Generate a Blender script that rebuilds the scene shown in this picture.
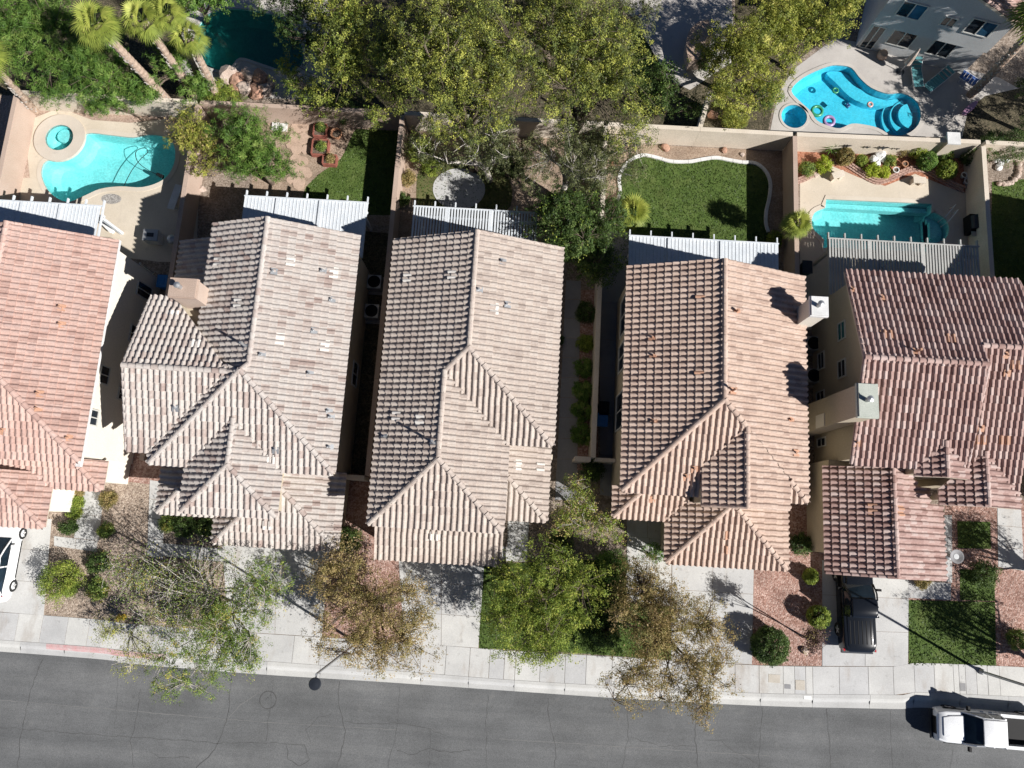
import bpy, bmesh, math, random
import numpy as np
from mathutils import Vector, Matrix

scene = bpy.context.scene
for o in list(bpy.data.objects): bpy.data.objects.remove(o)
C = scene.collection

# ------------------------------------------------------------------ camera
F_PX, CAM_H, TILT, YAW = 720.0, 41.0, math.radians(11.0), math.radians(3.4)
_r = np.array([math.cos(YAW), math.sin(YAW), 0]); _u0 = np.array([-math.sin(YAW), math.cos(YAW), 0]); _z = np.array([0, 0, 1.0])
_f = -math.cos(TILT)*_z + math.sin(TILT)*_u0
_u = math.cos(TILT)*_u0 + math.sin(TILT)*_z
cam_data = bpy.data.cameras.new('camera'); cam = bpy.data.objects.new('camera', cam_data); C.objects.link(cam)
cam_data.sensor_fit = 'HORIZONTAL'; cam_data.sensor_width = 36.0; cam_data.lens = F_PX/1024*36.0
cam_data.clip_start = 0.5; cam_data.clip_end = 2000
mw = Matrix.Identity(4)
for i in range(3):
    mw[i][0] = _r[i]; mw[i][1] = _u[i]; mw[i][2] = -_f[i]
mw[2][3] = CAM_H
cam.matrix_world = mw
scene.camera = cam

def P(px, py, z=0.0):
    """photo pixel -> point at height z"""
    d = _f*F_PX + _r*(px-512) - _u*(py-384)
    k = (z-CAM_H)/d[2]
    return Vector((d[0]*k, d[1]*k, z))
def PX(px, py, x):
    """photo pixel -> point on the wall plane X = x"""
    d = _f*F_PX + _r*(px-512) - _u*(py-384)
    k = x/d[0]
    return Vector((x, d[1]*k, CAM_H+d[2]*k))
def P2(px, py, z=0.0):
    v = P(px, py, z); return (v.x, v.y)
def PL(pts, z=0.0): return [P2(a, b, z) for a, b in pts]

# ------------------------------------------------------------------ light
SUN_AZ, SUN_EL = math.radians(-27.0), math.radians(36.0)       # towards the sun, from +X
sd = Vector((math.cos(SUN_AZ)*math.cos(SUN_EL), math.sin(SUN_AZ)*math.cos(SUN_EL), math.sin(SUN_EL)))
w = bpy.data.worlds.new('World'); scene.world = w; w.use_nodes = True
nt = w.node_tree; bg = nt.nodes['Background']
sky = nt.nodes.new('ShaderNodeTexSky'); sky.sky_type = 'NISHITA'; sky.sun_disc = False
sky.sun_elevation = SUN_EL; sky.sun_rotation = math.atan2(sd.x, sd.y); sky.air_density = 0.45; sky.dust_density = 0.1; sky.ozone_density = 3.0; sky.altitude = 650.0
nt.links.new(sky.outputs[0], bg.inputs[0]); bg.inputs[1].default_value = 0.05
sun_d = bpy.data.lights.new('sun', 'SUN'); sun_d.energy = 5.0; sun_d.angle = math.radians(0.5); sun_d.color = (1.0, 0.965, 0.92)
sun = bpy.data.objects.new('sun', sun_d); C.objects.link(sun); sun.rotation_euler = sd.to_track_quat('Z', 'Y').to_euler()
scene.view_settings.view_transform = 'Standard'; scene.view_settings.look = 'None'
scene.view_settings.exposure = 0.62; scene.view_settings.gamma = 1.0; scene.view_settings.use_curve_mapping = False
scene.render.engine = 'CYCLES'

# ------------------------------------------------------------------ helpers
rng = random.Random(7)
def tag(o, label, cat, group=None):
    o['label'] = label; o['category'] = cat
    if group: o['group'] = group
    return o
def thing(name, label, cat, loc=(0, 0, 0), group=None):
    o = bpy.data.objects.new(name, None); C.objects.link(o); o.location = loc; o.empty_display_size = 0.3
    return tag(o, label, cat, group)
def put(o, parent):
    if parent is not None:
        o.parent = parent
        if parent.type == 'EMPTY': o.matrix_parent_inverse = Matrix.Translation(-Vector(parent.location))
        else: o.matrix_parent_inverse = parent.matrix_basis.inverted()
    return o
def mobj(name, verts, faces, mat, parent=None, smooth=False):
    me = bpy.data.meshes.new(name); me.from_pydata([tuple(v) for v in verts], [], faces); me.update()
    if mat: me.materials.append(mat)
    if smooth: me.polygons.foreach_set('use_smooth', [True]*len(me.polygons))
    o = bpy.data.objects.new(name, me); C.objects.link(o)
    return put(o, parent)
def inst(name, me, M4, parent=None):
    o = bpy.data.objects.new(name, me); C.objects.link(o); o.matrix_basis = M4
    return put(o, parent)
class MB:
    """collects primitives into one mesh"""
    def __init__(s): s.v = []; s.f = []
    def add(s, v, f):
        n = len(s.v); s.v += [tuple(p) for p in v]; s.f += [tuple(i+n for i in q) for q in f]; return s
    def box(s, x0, x1, y0, y1, z0, z1):
        v = [(x, y, z) for z in (z0, z1) for y in (y0, y1) for x in (x0, x1)]
        return s.add(v, [(0, 2, 3, 1), (4, 5, 7, 6), (0, 1, 5, 4), (2, 6, 7, 3), (0, 4, 6, 2), (1, 3, 7, 5)])
    def obox(s, c, ax, ay, az):
        """oriented box: centre and three half vectors"""
        c, ax, ay, az = map(Vector, (c, ax, ay, az))
        v = [c+a*ax+b*ay+d*az for d in (-1, 1) for b in (-1, 1) for a in (-1, 1)]
        return s.add(v, [(0, 2, 3, 1), (4, 5, 7, 6), (0, 1, 5, 4), (2, 6, 7, 3), (0, 4, 6, 2), (1, 3, 7, 5)])
    def prism(s, poly, z0, z1):
        n = len(poly)
        a = sum(poly[i][0]*poly[(i+1) % n][1]-poly[(i+1) % n][0]*poly[i][1] for i in range(n))
        if a < 0: poly = poly[::-1]
        v = [(p[0], p[1], z0) for p in poly]+[(p[0], p[1], z1) for p in poly]
        return s.add(v, [tuple(range(n))[::-1], tuple(range(n, 2*n))]+[(i, (i+1) % n, (i+1) % n+n, i+n) for i in range(n)])
    def tube(s, pts, rads, n=8, caps=True):
        pts = [Vector(p) for p in pts]; base = len(s.v); m = len(pts)
        if not hasattr(rads, '__len__'): rads = [rads]*m
        ref = Vector((0.31, 0.17, 0.93))
        for i, p in enumerate(pts):
            d = (pts[min(i+1, m-1)]-pts[max(i-1, 0)]).normalized()
            if abs(d.dot(ref)) > 0.98: ref = Vector((1, 0, 0.1)).normalized()
            a = d.cross(ref).normalized(); b = d.cross(a)
            for k in range(n):
                t = 2*math.pi*k/n
                s.v.append(tuple(p+(a*math.cos(t)+b*math.sin(t))*rads[i]))
        for i in range(m-1):
            for k in range(n):
                s.f.append((base+i*n+k, base+i*n+(k+1) % n, base+(i+1)*n+(k+1) % n, base+(i+1)*n+k))
        if caps:
            s.f.append(tuple(base+k for k in range(n))[::-1]); s.f.append(tuple(base+(m-1)*n+k for k in range(n)))
        return s
    def lathe(s, prof, n=16, c=(0, 0, 0)):
        base = len(s.v)
        for r, z in prof:
            for k in range(n):
                t = 2*math.pi*k/n; s.v.append((c[0]+r*math.cos(t), c[1]+r*math.sin(t), c[2]+z))
        for i in range(len(prof)-1):
            for k in range(n):
                s.f.append((base+i*n+k, base+i*n+(k+1) % n, base+(i+1)*n+(k+1) % n, base+(i+1)*n+k))
        s.f.append(tuple(base+k for k in range(n))[::-1]); s.f.append(tuple(base+(len(prof)-1)*n+k for k in range(n)))
        return s
    def build(s, name, mat, parent=None, smooth=False): return mobj(name, s.v, s.f, mat, parent, smooth)
def struct(o): o['kind'] = 'structure'; return o
def stuff(o): o['kind'] = 'stuff'; return o
def smooth_loop(pts, n=6, closed=True):
    out = []; m = len(pts)
    rngi = range(m) if closed else range(m-1)
    for i in rngi:
        if closed: p0, p1, p2, p3 = [pts[(i+k) % m] for k in (-1, 0, 1, 2)]
        else: p0, p1, p2, p3 = pts[max(i-1, 0)], pts[i], pts[i+1], pts[min(i+2, m-1)]
        for j in range(n):
            t = j/n
            out.append(tuple(0.5*(2*p1[k]+(p2[k]-p0[k])*t+(2*p0[k]-5*p1[k]+4*p2[k]-p3[k])*t*t+(3*p1[k]-p0[k]-3*p2[k]+p3[k])*t**3) for k in (0, 1)))
    if not closed: out.append(tuple(pts[-1]))
    return out
def circle(cx, cy, r, n=28, ry=None): return [(cx+r*math.cos(2*math.pi*k/n), cy+(ry or r)*math.sin(2*math.pi*k/n)) for k in range(n)]
def sheet(name, poly, z, mat, holes=(), parent=None, kind='structure', th=0.0):
    """flat surface with optional holes (and optional thickness downwards)"""
    bm = bmesh.new(); es = []
    for lp in [poly]+list(holes):
        vs = [bm.verts.new((p[0], p[1], z)) for p in lp]
        es += [bm.edges.new((vs[i], vs[(i+1) % len(vs)])) for i in range(len(vs))]
    bmesh.ops.triangle_fill(bm, use_beauty=True, use_dissolve=False, edges=es)
    for f in bm.faces:
        f.normal_update()
        if f.normal.z < 0: f.normal_flip()
    if th:
        top = list(bm.faces)
        r = bmesh.ops.extrude_face_region(bm, geom=top)
        for v in [g for g in r['geom'] if isinstance(g, bmesh.types.BMVert)]: v.co.z -= th
        bmesh.ops.recalc_face_normals(bm, faces=bm.faces)
    me = bpy.data.meshes.new(name); bm.to_mesh(me); bm.free(); me.materials.append(mat)
    o = bpy.data.objects.new(name, me); C.objects.link(o)
    if kind and parent is None: o['kind'] = kind
    return put(o, parent)
def quads_mesh(name, V, mat, parent=None, rnd=None, k=4):
    """V: (n,k,3) numpy array of separate faces"""
    n = len(V); me = bpy.data.meshes.new(name)
    me.vertices.add(n*k); me.vertices.foreach_set('co', V.reshape(-1).astype(np.float32))
    me.loops.add(n*k); me.loops.foreach_set('vertex_index', np.arange(n*k, dtype=np.int32))
    me.polygons.add(n); me.polygons.foreach_set('loop_start', np.arange(0, n*k, k, dtype=np.int32))
    me.update(calc_edges=True)
    if rnd is not None:
        a = me.attributes.new('rnd', 'FLOAT', 'FACE'); a.data.foreach_set('value', np.asarray(rnd, dtype=np.float32))
    me.materials.append(mat)
    o = bpy.data.objects.new(name, me); C.objects.link(o)
    return put(o, parent)

# ------------------------------------------------------------------ materials
def new_mat(name):
    m = bpy.data.materials.new(name); m.use_nodes = True
    return m, m.node_tree, m.node_tree.nodes['Principled BSDF']
def ramp(nt, fac, stops, interp='LINEAR'):
    r = nt.nodes.new('ShaderNodeValToRGB'); r.color_ramp.interpolation = interp
    e = r.color_ramp.elements
    while len(e) < len(stops): e.new(0.5)
    for i, (p, c) in enumerate(stops): e[i].position = p; e[i].color = (*c, 1)
    nt.links.new(fac, r.inputs[0]); return r.outputs[0]
def pos(nt):
    return nt.nodes.new('ShaderNodeNewGeometry').outputs['Position']
def noise(nt, scale, detail=4, rough=0.55, vec=None):
    n = nt.nodes.new('ShaderNodeTexNoise'); n.inputs['Scale'].default_value = scale; n.inputs['Detail'].default_value = detail; n.inputs['Roughness'].default_value = rough
    nt.links.new(vec or pos(nt), n.inputs['Vector']); return n.outputs['Fac']
def mixc(nt, fac, a, b, mode='MIX'):
    m = nt.nodes.new('ShaderNodeMix'); m.data_type = 'RGBA'; m.blend_type = mode
    for s, v in ((m.inputs[0], fac), (m.inputs[6], a), (m.inputs[7], b)):
        if isinstance(v, (int, float)): s.default_value = v
        elif isinstance(v, tuple): s.default_value = (*v, 1)
        else: nt.links.new(v, s)
    return m.outputs[2]
def bump(nt, b, h, strength=0.3, dist=0.02):
    n = nt.nodes.new('ShaderNodeBump'); n.inputs['Strength'].default_value = strength; n.inputs['Distance'].default_value = dist
    nt.links.new(h, n.inputs['Height']); nt.links.new(n.outputs[0], b.inputs['Normal'])
def mottled(name, cols, scale=1.5, fine=25, rough=0.85, bstr=0.3, bdist=0.01, spec=0.3, metal=0.0):
    """large patches between the given colours plus fine grain and relief"""
    m, nt, b = new_mat(name)
    n1 = noise(nt, scale, 6, 0.6); n2 = noise(nt, fine, 3, 0.6)
    k = len(cols)
    c = ramp(nt, n1, [(0.3+0.4*i/max(k-1, 1), cols[i]) for i in range(k)]) if k > 1 else None
    g = ramp(nt, n2, [(0.3, (0.82,)*3), (0.7, (1.12,)*3)])
    out = mixc(nt, 1.0, c if c is not None else cols[0], g, 'MULTIPLY')
    nt.links.new(out, b.inputs['Base Color']); b.inputs['Roughness'].default_value = rough
    b.inputs['Specular IOR Level'].default_value = spec; b.inputs['Metallic'].default_value = metal
    if bstr: bump(nt, b, n2, bstr, bdist)
    return m
def plain(name, col, rough=0.5, metal=0.0, spec=0.5, coat=0.0):
    return_m = mottled(name, [tuple(c*0.93 for c in col), tuple(min(1, c*1.05) for c in col)], 2.0, 40, rough, 0.05, 0.003, spec, metal)
    return_m.node_tree.nodes['Principled BSDF'].inputs['Coat Weight'].default_value = coat
    return return_m
def glass_mat(name, col, rough=0.05):
    m, nt, b = new_mat(name)
    n = noise(nt, 1.1, 3); nt.links.new(ramp(nt, n, [(0.35, tuple(c*0.6 for c in col)), (0.65, tuple(c*1.3 for c in col))]), b.inputs['Base Color'])
    b.inputs['Roughness'].default_value = rough; b.inputs['Specular IOR Level'].default_value = 0.6
    return m
def tile_mat(name, stops):
    """roof tiles: every tile has its own shade, with weathering streaks"""
    m, nt, b = new_mat(name)
    at = nt.nodes.new('ShaderNodeAttribute'); at.attribute_name = 'rnd'
    oi = nt.nodes.new('ShaderNodeObjectInfo')
    ad = nt.nodes.new('ShaderNodeMath'); ad.operation = 'ADD'; nt.links.new(at.outputs['Fac'], ad.inputs[0]); nt.links.new(oi.outputs['Random'], ad.inputs[1])
    fr = nt.nodes.new('ShaderNodeMath'); fr.operation = 'FRACT'; nt.links.new(ad.outputs[0], fr.inputs[0])
    n0 = noise(nt, 0.9, 4); mx = nt.nodes.new('ShaderNodeMath'); mx.operation = 'MULTIPLY_ADD'
    nt.links.new(n0, mx.inputs[0]); mx.inputs[1].default_value = 0.5; mx.inputs[2].default_value = -0.25
    a2 = nt.nodes.new('ShaderNodeMath'); a2.operation = 'ADD'; a2.use_clamp = True; nt.links.new(fr.outputs[0], a2.inputs[0]); nt.links.new(mx.outputs[0], a2.inputs[1])
    c = ramp(nt, a2.outputs[0], stops)
    n2 = noise(nt, 9, 5, 0.7); g = ramp(nt, n2, [(0.25, (0.74, 0.70, 0.68)), (0.5, (1.0,)*3), (0.75, (1.14,)*3)])
    nt.links.new(mixc(nt, 1.0, c, g, 'MULTIPLY'), b.inputs['Base Color']); b.inputs['Roughness'].default_value = 0.85; b.inputs['Specular IOR Level'].default_value = 0.25
    bump(nt, b, n2, 0.3, 0.01)
    return m
def leaf_mat(name, stops, trans=0.35):
    m, nt, b = new_mat(name)
    at = nt.nodes.new('ShaderNodeAttribute'); at.attribute_name = 'rnd'
    n = noise(nt, 0.7, 3); mm = nt.nodes.new('ShaderNodeMath'); mm.operation = 'MULTIPLY_ADD'; nt.links.new(n, mm.inputs[0]); mm.inputs[1].default_value = 0.9; mm.inputs[2].default_value = -0.45
    a2 = nt.nodes.new('ShaderNodeMath'); a2.operation = 'ADD'; a2.use_clamp = True; nt.links.new(at.outputs['Fac'], a2.inputs[0]); nt.links.new(mm.outputs[0], a2.inputs[1])
    c = ramp(nt, a2.outputs[0], stops)
    nt.links.new(c, b.inputs['Base Color']); b.inputs['Roughness'].default_value = 0.55; b.inputs['Specular IOR Level'].default_value = 0.3
    tr = nt.nodes.new('ShaderNodeBsdfTranslucent'); nt.links.new(c, tr.inputs[0])
    ms = nt.nodes.new('ShaderNodeMixShader'); ms.inputs[0].default_value = trans
    nt.links.new(b.outputs[0], ms.inputs[1]); nt.links.new(tr.outputs[0], ms.inputs[2])
    nt.links.new(ms.outputs[0], nt.nodes['Material Output'].inputs[0])
    return m
def water_mat(name, tint):
    """clear pool water: a rippled sheet that reflects a little and tints what lies below"""
    m, nt, b = new_mat(name); nt.nodes.remove(b)
    tr = nt.nodes.new('ShaderNodeBsdfTransparent'); tr.inputs[0].default_value = (*tint, 1)
    gl = nt.nodes.new('ShaderNodeBsdfGlossy'); gl.inputs['Roughness'].default_value = 0.03
    n = noise(nt, 3.0, 2); bp = nt.nodes.new('ShaderNodeBump'); bp.inputs['Strength'].default_value = 0.35; bp.inputs['Distance'].default_value = 0.05
    nt.links.new(n, bp.inputs['Height']); nt.links.new(bp.outputs[0], gl.inputs['Normal'])
    ms = nt.nodes.new('ShaderNodeMixShader'); ms.inputs[0].default_value = 0.05; nt.links.new(tr.outputs[0], ms.inputs[1]); nt.links.new(gl.outputs[0], ms.inputs[2])
    nt.links.new(ms.outputs[0], nt.nodes['Material Output'].inputs[0])
    return m
def gravel_mat(name, stops, scale=14, bdist=0.03):
    m, nt, b = new_mat(name)
    v = nt.nodes.new('ShaderNodeTexVoronoi'); v.inputs['Scale'].default_value = scale; nt.links.new(pos(nt), v.inputs['Vector'])
    sp = nt.nodes.new('ShaderNodeSeparateColor'); nt.links.new(v.outputs['Color'], sp.inputs[0])
    c = ramp(nt, sp.outputs[0], stops)
    n = noise(nt, 0.8, 5); g = ramp(nt, n, [(0.3, (0.72,)*3), (0.7, (1.15,)*3)])
    nt.links.new(mixc(nt, 1.0, c, g, 'MULTIPLY'), b.inputs['Base Color']); b.inputs['Roughness'].default_value = 0.95; b.inputs['Specular IOR Level'].default_value = 0.15
    iv = nt.nodes.new('ShaderNodeMath'); iv.operation = 'SUBTRACT'; iv.inputs[0].default_value = 1.0; nt.links.new(v.outputs['Distance'], iv.inputs[1])
    bump(nt, b, iv.outputs[0], 0.9, bdist)
    return m
def asphalt_mat():
    m, nt, b = new_mat('aged_asphalt')
    p = pos(nt)
    mp = nt.nodes.new('ShaderNodeMapping'); mp.inputs['Scale'].default_value = (0.06, 0.9, 1); nt.links.new(p, mp.inputs[0])
    streak = noise(nt, 1.0, 6, 0.65, mp.outputs[0]); blot = noise(nt, 0.35, 6, 0.6); fine = noise(nt, 30, 3)
    c = ramp(nt, streak, [(0.3, (0.105, 0.108, 0.110)), (0.5, (0.132, 0.135, 0.137)), (0.72, (0.168, 0.170, 0.170))])
    c = mixc(nt, 1.0, c, ramp(nt, blot, [(0.3, (0.8,)*3), (0.7, (1.15,)*3)]), 'MULTIPLY')
    c = mixc(nt, 1.0, c, ramp(nt, fine, [(0.3, (0.68,)*3), (0.7, (1.22,)*3)]), 'MULTIPLY')
    oil = noise(nt, 1.7, 4, 0.6); c = mixc(nt, ramp(nt, oil, [(0.66, (0, 0, 0)), (0.76, (0.5,)*3)]), c, (0.07, 0.07, 0.07))
    pale = noise(nt, 0.9, 5, 0.7); c = mixc(nt, ramp(nt, pale, [(0.6, (0, 0, 0)), (0.8, (0.35,)*3)]), c, (0.24, 0.235, 0.225))
    nt.links.new(c, b.inputs['Base Color']); b.inputs['Roughness'].default_value = 0.85; b.inputs['Specular IOR Level'].default_value = 0.25
    bump(nt, b, fine, 0.4, 0.01)
    return m
def concrete_mat(name, lo, hi, stain=(0.36, 0.29, 0.22), st=0.35):
    m, nt, b = new_mat(name)
    big = noise(nt, 0.5, 6, 0.62); fine = noise(nt, 22, 4)
    c = ramp(nt, big, [(0.3, lo), (0.7, hi)])
    oi = nt.nodes.new('ShaderNodeObjectInfo'); c = mixc(nt, 1.0, c, ramp(nt, oi.outputs['Random'], [(0.0, (0.88, 0.88, 0.89)), (1.0, (1.04, 1.03, 1.0))]), 'MULTIPLY')
    mp = nt.nodes.new('ShaderNodeMapping'); mp.inputs['Location'].default_value = (7.3, 2.1, 0); mp.inputs['Scale'].default_value = (0.9, 0.35, 1); nt.links.new(pos(nt), mp.inputs[0])
    sn = noise(nt, 1.1, 5, 0.6, mp.outputs[0]); sf = ramp(nt, sn, [(0.55, (0, 0, 0)), (0.72, (st,)*3)])
    c = mixc(nt, sf, c, stain)
    oil = noise(nt, 2.3, 5, 0.6); c = mixc(nt, ramp(nt, oil, [(0.62, (0, 0, 0)), (0.74, (st*0.9,)*3)]), c, (0.17, 0.16, 0.15))
    c = mixc(nt, 1.0, c, ramp(nt, fine, [(0.3, (0.9,)*3), (0.7, (1.07,)*3)]), 'MULTIPLY')
    nt.links.new(c, b.inputs['Base Color']); b.inputs['Roughness'].default_value = 0.85; b.inputs['Specular IOR Level'].default_value = 0.25
    bump(nt, b, fine, 0.25, 0.006)
    return m

M = {}
M['asphalt'] = asphalt_mat()
M['crack'] = mottled('tar_crack', [(0.06, 0.06, 0.06), (0.10, 0.10, 0.10)], 3, 40, 0.8, 0)
M['concrete'] = concrete_mat('pale_concrete', (0.46, 0.46, 0.455), (0.58, 0.58, 0.57), (0.33, 0.28, 0.235), 0.55)
M['kerb'] = concrete_mat('kerb_concrete', (0.45, 0.45, 0.44), (0.55, 0.55, 0.54), (0.25, 0.25, 0.25), 0.3)
M['red_paint'] = mottled('faded_red_paint', [(0.52, 0.43, 0.42), (0.52, 0.27, 0.27)], 3, 25, 0.8)
M['deck'] = concrete_mat('tan_pool_deck', (0.50, 0.44, 0.36), (0.58, 0.52, 0.44), (0.42, 0.36, 0.3), 0.3)
M['deck2'] = concrete_mat('grey_pool_deck', (0.45, 0.42, 0.39), (0.55, 0.52, 0.48), (0.35, 0.32, 0.28), 0.3)
M['greyconc'] = concrete_mat('grey_side_concrete', (0.24, 0.24, 0.25), (0.32, 0.32, 0.33))
M['dirt'] = gravel_mat('dry_dirt', [(0, (0.25, 0.18, 0.13)), (0.5, (0.33, 0.25, 0.19)), (1, (0.40, 0.31, 0.24))], 18, 0.02)
M['tan_gravel'] = gravel_mat('tan_gravel', [(0, (0.22, 0.165, 0.13)), (0.5, (0.36, 0.285, 0.225)), (1, (0.50, 0.415, 0.34))], 15)
M['red_gravel'] = gravel_mat('pink_red_gravel', [(0, (0.24, 0.13, 0.10)), (0.5, (0.37, 0.23, 0.19)), (1, (0.50, 0.36, 0.31))], 13)
M['terra_gravel'] = gravel_mat('terracotta_gravel', [(0, (0.30, 0.12, 0.07)), (0.5, (0.42, 0.19, 0.12)), (1, (0.50, 0.27, 0.18))], 16)
M['ground'] = gravel_mat('desert_ground', [(0, (0.18, 0.14, 0.11)), (0.5, (0.26, 0.21, 0.17)), (1, (0.36, 0.30, 0.25))], 12)
M['shade_ground'] = gravel_mat('dark_shade_ground', [(0, (0.05, 0.045, 0.03)), (0.5, (0.09, 0.08, 0.05)), (1, (0.16, 0.13, 0.09))], 14)  # ground colour darkened to stand in for shade in alley and rear gardens
M['grass'] = mottled('lawn_turf', [(0.048, 0.080, 0.016), (0.072, 0.118, 0.023), (0.10, 0.142, 0.036)], 1.3, 20, 0.9, 0.6, 0.03)
_g = M['grass'].node_tree; _b = _g.nodes['Principled BSDF']; _c = _b.inputs['Base Color'].links[0].from_socket
_g.links.new(mixc(_g, ramp(_g, noise(_g, 0.7, 5, 0.65), [(0.5, (0, 0, 0)), (0.8, (0.4,)*3)]), _c, (0.12, 0.115, 0.04)), _b.inputs['Base Color'])
M['drygrass'] = mottled('dry_turf', [(0.09, 0.09, 0.035), (0.13, 0.13, 0.05)], 0.8, 20, 0.9, 0.6, 0.03)
M['stucco_tan'] = mottled('tan_stucco', [(0.42, 0.36, 0.27), (0.47, 0.41, 0.31)], 0.5, 30, 0.9, 0.25, 0.01)
M['stucco_cream'] = mottled('cream_stucco', [(0.66, 0.62, 0.54), (0.72, 0.68, 0.60)], 0.5, 30, 0.9, 0.25, 0.01)
M['stucco_grey'] = mottled('grey_stucco', [(0.44, 0.45, 0.45), (0.52, 0.53, 0.53)], 0.7, 30, 0.9, 0.25, 0.01)
M['stucco_beige'] = mottled('beige_stucco', [(0.38, 0.34, 0.29), (0.44, 0.40, 0.34)], 0.5, 30, 0.9, 0.25, 0.01)
M['stucco_pink'] = mottled('dusty_pink_stucco', [(0.44, 0.34, 0.28), (0.52, 0.42, 0.35)], 0.8, 30, 0.9, 0.25, 0.01)
M['wall'] = mottled('block_wall_stucco', [(0.56, 0.49, 0.40), (0.66, 0.59, 0.50)], 0.6, 20, 0.9, 0.3, 0.01)
M['wall_pink'] = mottled('pink_block_wall', [(0.40, 0.30, 0.24), (0.46, 0.36, 0.30)], 0.6, 20, 0.9, 0.3, 0.01)
M['fascia'] = mottled('painted_fascia', [(0.50, 0.43, 0.34), (0.57, 0.50, 0.42)], 0.9, 20, 0.8, 0.1)
M['white'] = plain('white_paint', (0.74, 0.74, 0.73), 0.5)
M['cover'] = mottled('shade_blue_cover', [(0.57, 0.61, 0.65), (0.65, 0.68, 0.71)], 1.5, 20, 0.6, 0.05)  # bluish tone puts the blue of the shade into the white covers
M['cover_grey'] = mottled('weathered_grey_cover', [(0.36, 0.36, 0.35), (0.46, 0.46, 0.44)], 1.5, 20, 0.7, 0.05)
M['utility'] = mottled('utility_lid', [(0.44, 0.40, 0.34), (0.52, 0.48, 0.42)], 3, 30, 0.8)
M['grey_cap'] = mottled('grey_green_cap', [(0.40, 0.43, 0.38), (0.47, 0.49, 0.44)], 2, 20, 0.8)
M['white_dirty'] = mottled('weathered_white_paint', [(0.58, 0.58, 0.57), (0.72, 0.72, 0.71)], 1.5, 20, 0.6, 0.05)
M['cap'] = mottled('ridge_mortar_cap', [(0.36, 0.26, 0.21), (0.45, 0.35, 0.28)], 2, 15, 0.85, 0.3)
M['glass'] = glass_mat('window_glass', (0.02, 0.026, 0.034))
M['glass_teal'] = glass_mat('teal_window_glass', (0.03, 0.13, 0.14), 0.15)
M['glass_blue'] = glass_mat('sky_blue_window_glass', (0.03, 0.10, 0.18))
M['frame'] = plain('window_frame_white', (0.55, 0.55, 0.52), 0.5)
M['metal'] = plain('galvanised_metal', (0.42, 0.43, 0.44), 0.45, 0.6)
M['dark_metal'] = plain('dark_metal', (0.03, 0.035, 0.045), 0.4, 0.3)
M['black'] = plain('black_plastic', (0.012, 0.012, 0.013), 0.6, 0.0, 0.15)
M['rubber'] = plain('tyre_rubber', (0.016, 0.016, 0.017), 0.85)
M['blue_bin'] = plain('blue_plastic', (0.02, 0.16, 0.42), 0.45)
M['bark'] = mottled('tree_bark', [(0.10, 0.075, 0.055), (0.19, 0.15, 0.12)], 4, 20, 0.95, 0.6, 0.02)
M['bark_pale'] = mottled('pale_bark', [(0.36, 0.33, 0.30), (0.52, 0.48, 0.44)], 4, 20, 0.95, 0.6, 0.02)
M['palm_bark'] = mottled('palm_bark', [(0.28, 0.20, 0.15), (0.50, 0.39, 0.31)], 6, 14, 0.95, 0.8, 0.04)
M['rock'] = mottled('pale_rock', [(0.36, 0.27, 0.22), (0.55, 0.46, 0.40)], 2.5, 12, 0.9, 0.6, 0.04)
M['rock_red'] = mottled('reddish_rock', [(0.36, 0.20, 0.14), (0.46, 0.29, 0.21)], 2.5, 12, 0.9, 0.6, 0.04)
M['flagstone'] = mottled('flagstone', [(0.40, 0.29, 0.22), (0.50, 0.37, 0.29)], 1.2, 14, 0.85, 0.4, 0.02)
M['redwood'] = mottled('red_stained_wood', [(0.22, 0.07, 0.05), (0.32, 0.12, 0.09)], 3, 20, 0.8, 0.3)
M['soil'] = gravel_mat('planter_soil', [(0, (0.09, 0.07, 0.05)), (0.5, (0.16, 0.12, 0.09)), (1, (0.25, 0.2, 0.16))], 20)
M['brick'] = mottled('edging_brick', [(0.34, 0.20, 0.16), (0.48, 0.34, 0.28)], 3, 14, 0.9, 0.4)
M['tile_h1'] = tile_mat('tile_rose', [(0, (0.37, 0.245, 0.21)), (0.3, (0.45, 0.31, 0.265)), (0.8, (0.49, 0.355, 0.31)), (1, (0.42, 0.30, 0.265))])
M['tile_h2'] = tile_mat('tile_ash_cream', [(0, (0.31, 0.245, 0.22)), (0.12, (0.375, 0.32, 0.29)), (0.3, (0.42, 0.375, 0.345)), (1, (0.45, 0.415, 0.385))])
M['tile_h3'] = tile_mat('tile_sand', [(0, (0.34, 0.285, 0.25)), (0.2, (0.405, 0.345, 0.305)), (0.7, (0.435, 0.375, 0.33)), (1, (0.46, 0.405, 0.36))])
M['tile_h4'] = tile_mat('tile_peach', [(0, (0.38, 0.28, 0.23)), (0.3, (0.45, 0.34, 0.28)), (0.8, (0.48, 0.37, 0.305)), (1, (0.51, 0.40, 0.34))])
M['tile_h5'] = tile_mat('tile_rosewood', [(0, (0.26, 0.165, 0.145)), (0.3, (0.35, 0.235, 0.21)), (0.7, (0.41, 0.295, 0.265)), (1, (0.46, 0.365, 0.335))])
M['vent_tile'] = mottled('pale_vent_tile', [(0.58, 0.55, 0.51), (0.66, 0.63, 0.59)], 2, 20, 0.8, 0.2)
M['vent_terra'] = mottled('orange_vent_tile', [(0.44, 0.24, 0.155), (0.50, 0.30, 0.21)], 2, 20, 0.8, 0.2)
M['water'] = water_mat('pool_water', (0.70, 0.92, 0.94))
M['water_shade_tint'] = water_mat('shade_tinted_water', (0.16, 0.38, 0.36))  # tint darkened, putting the trees' shade into the water colour
M['plaster'] = mottled('aqua_pool_plaster', [(0.28, 0.68, 0.68), (0.41, 0.79, 0.77)], 1.2, 9, 0.8, 0.2)
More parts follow.
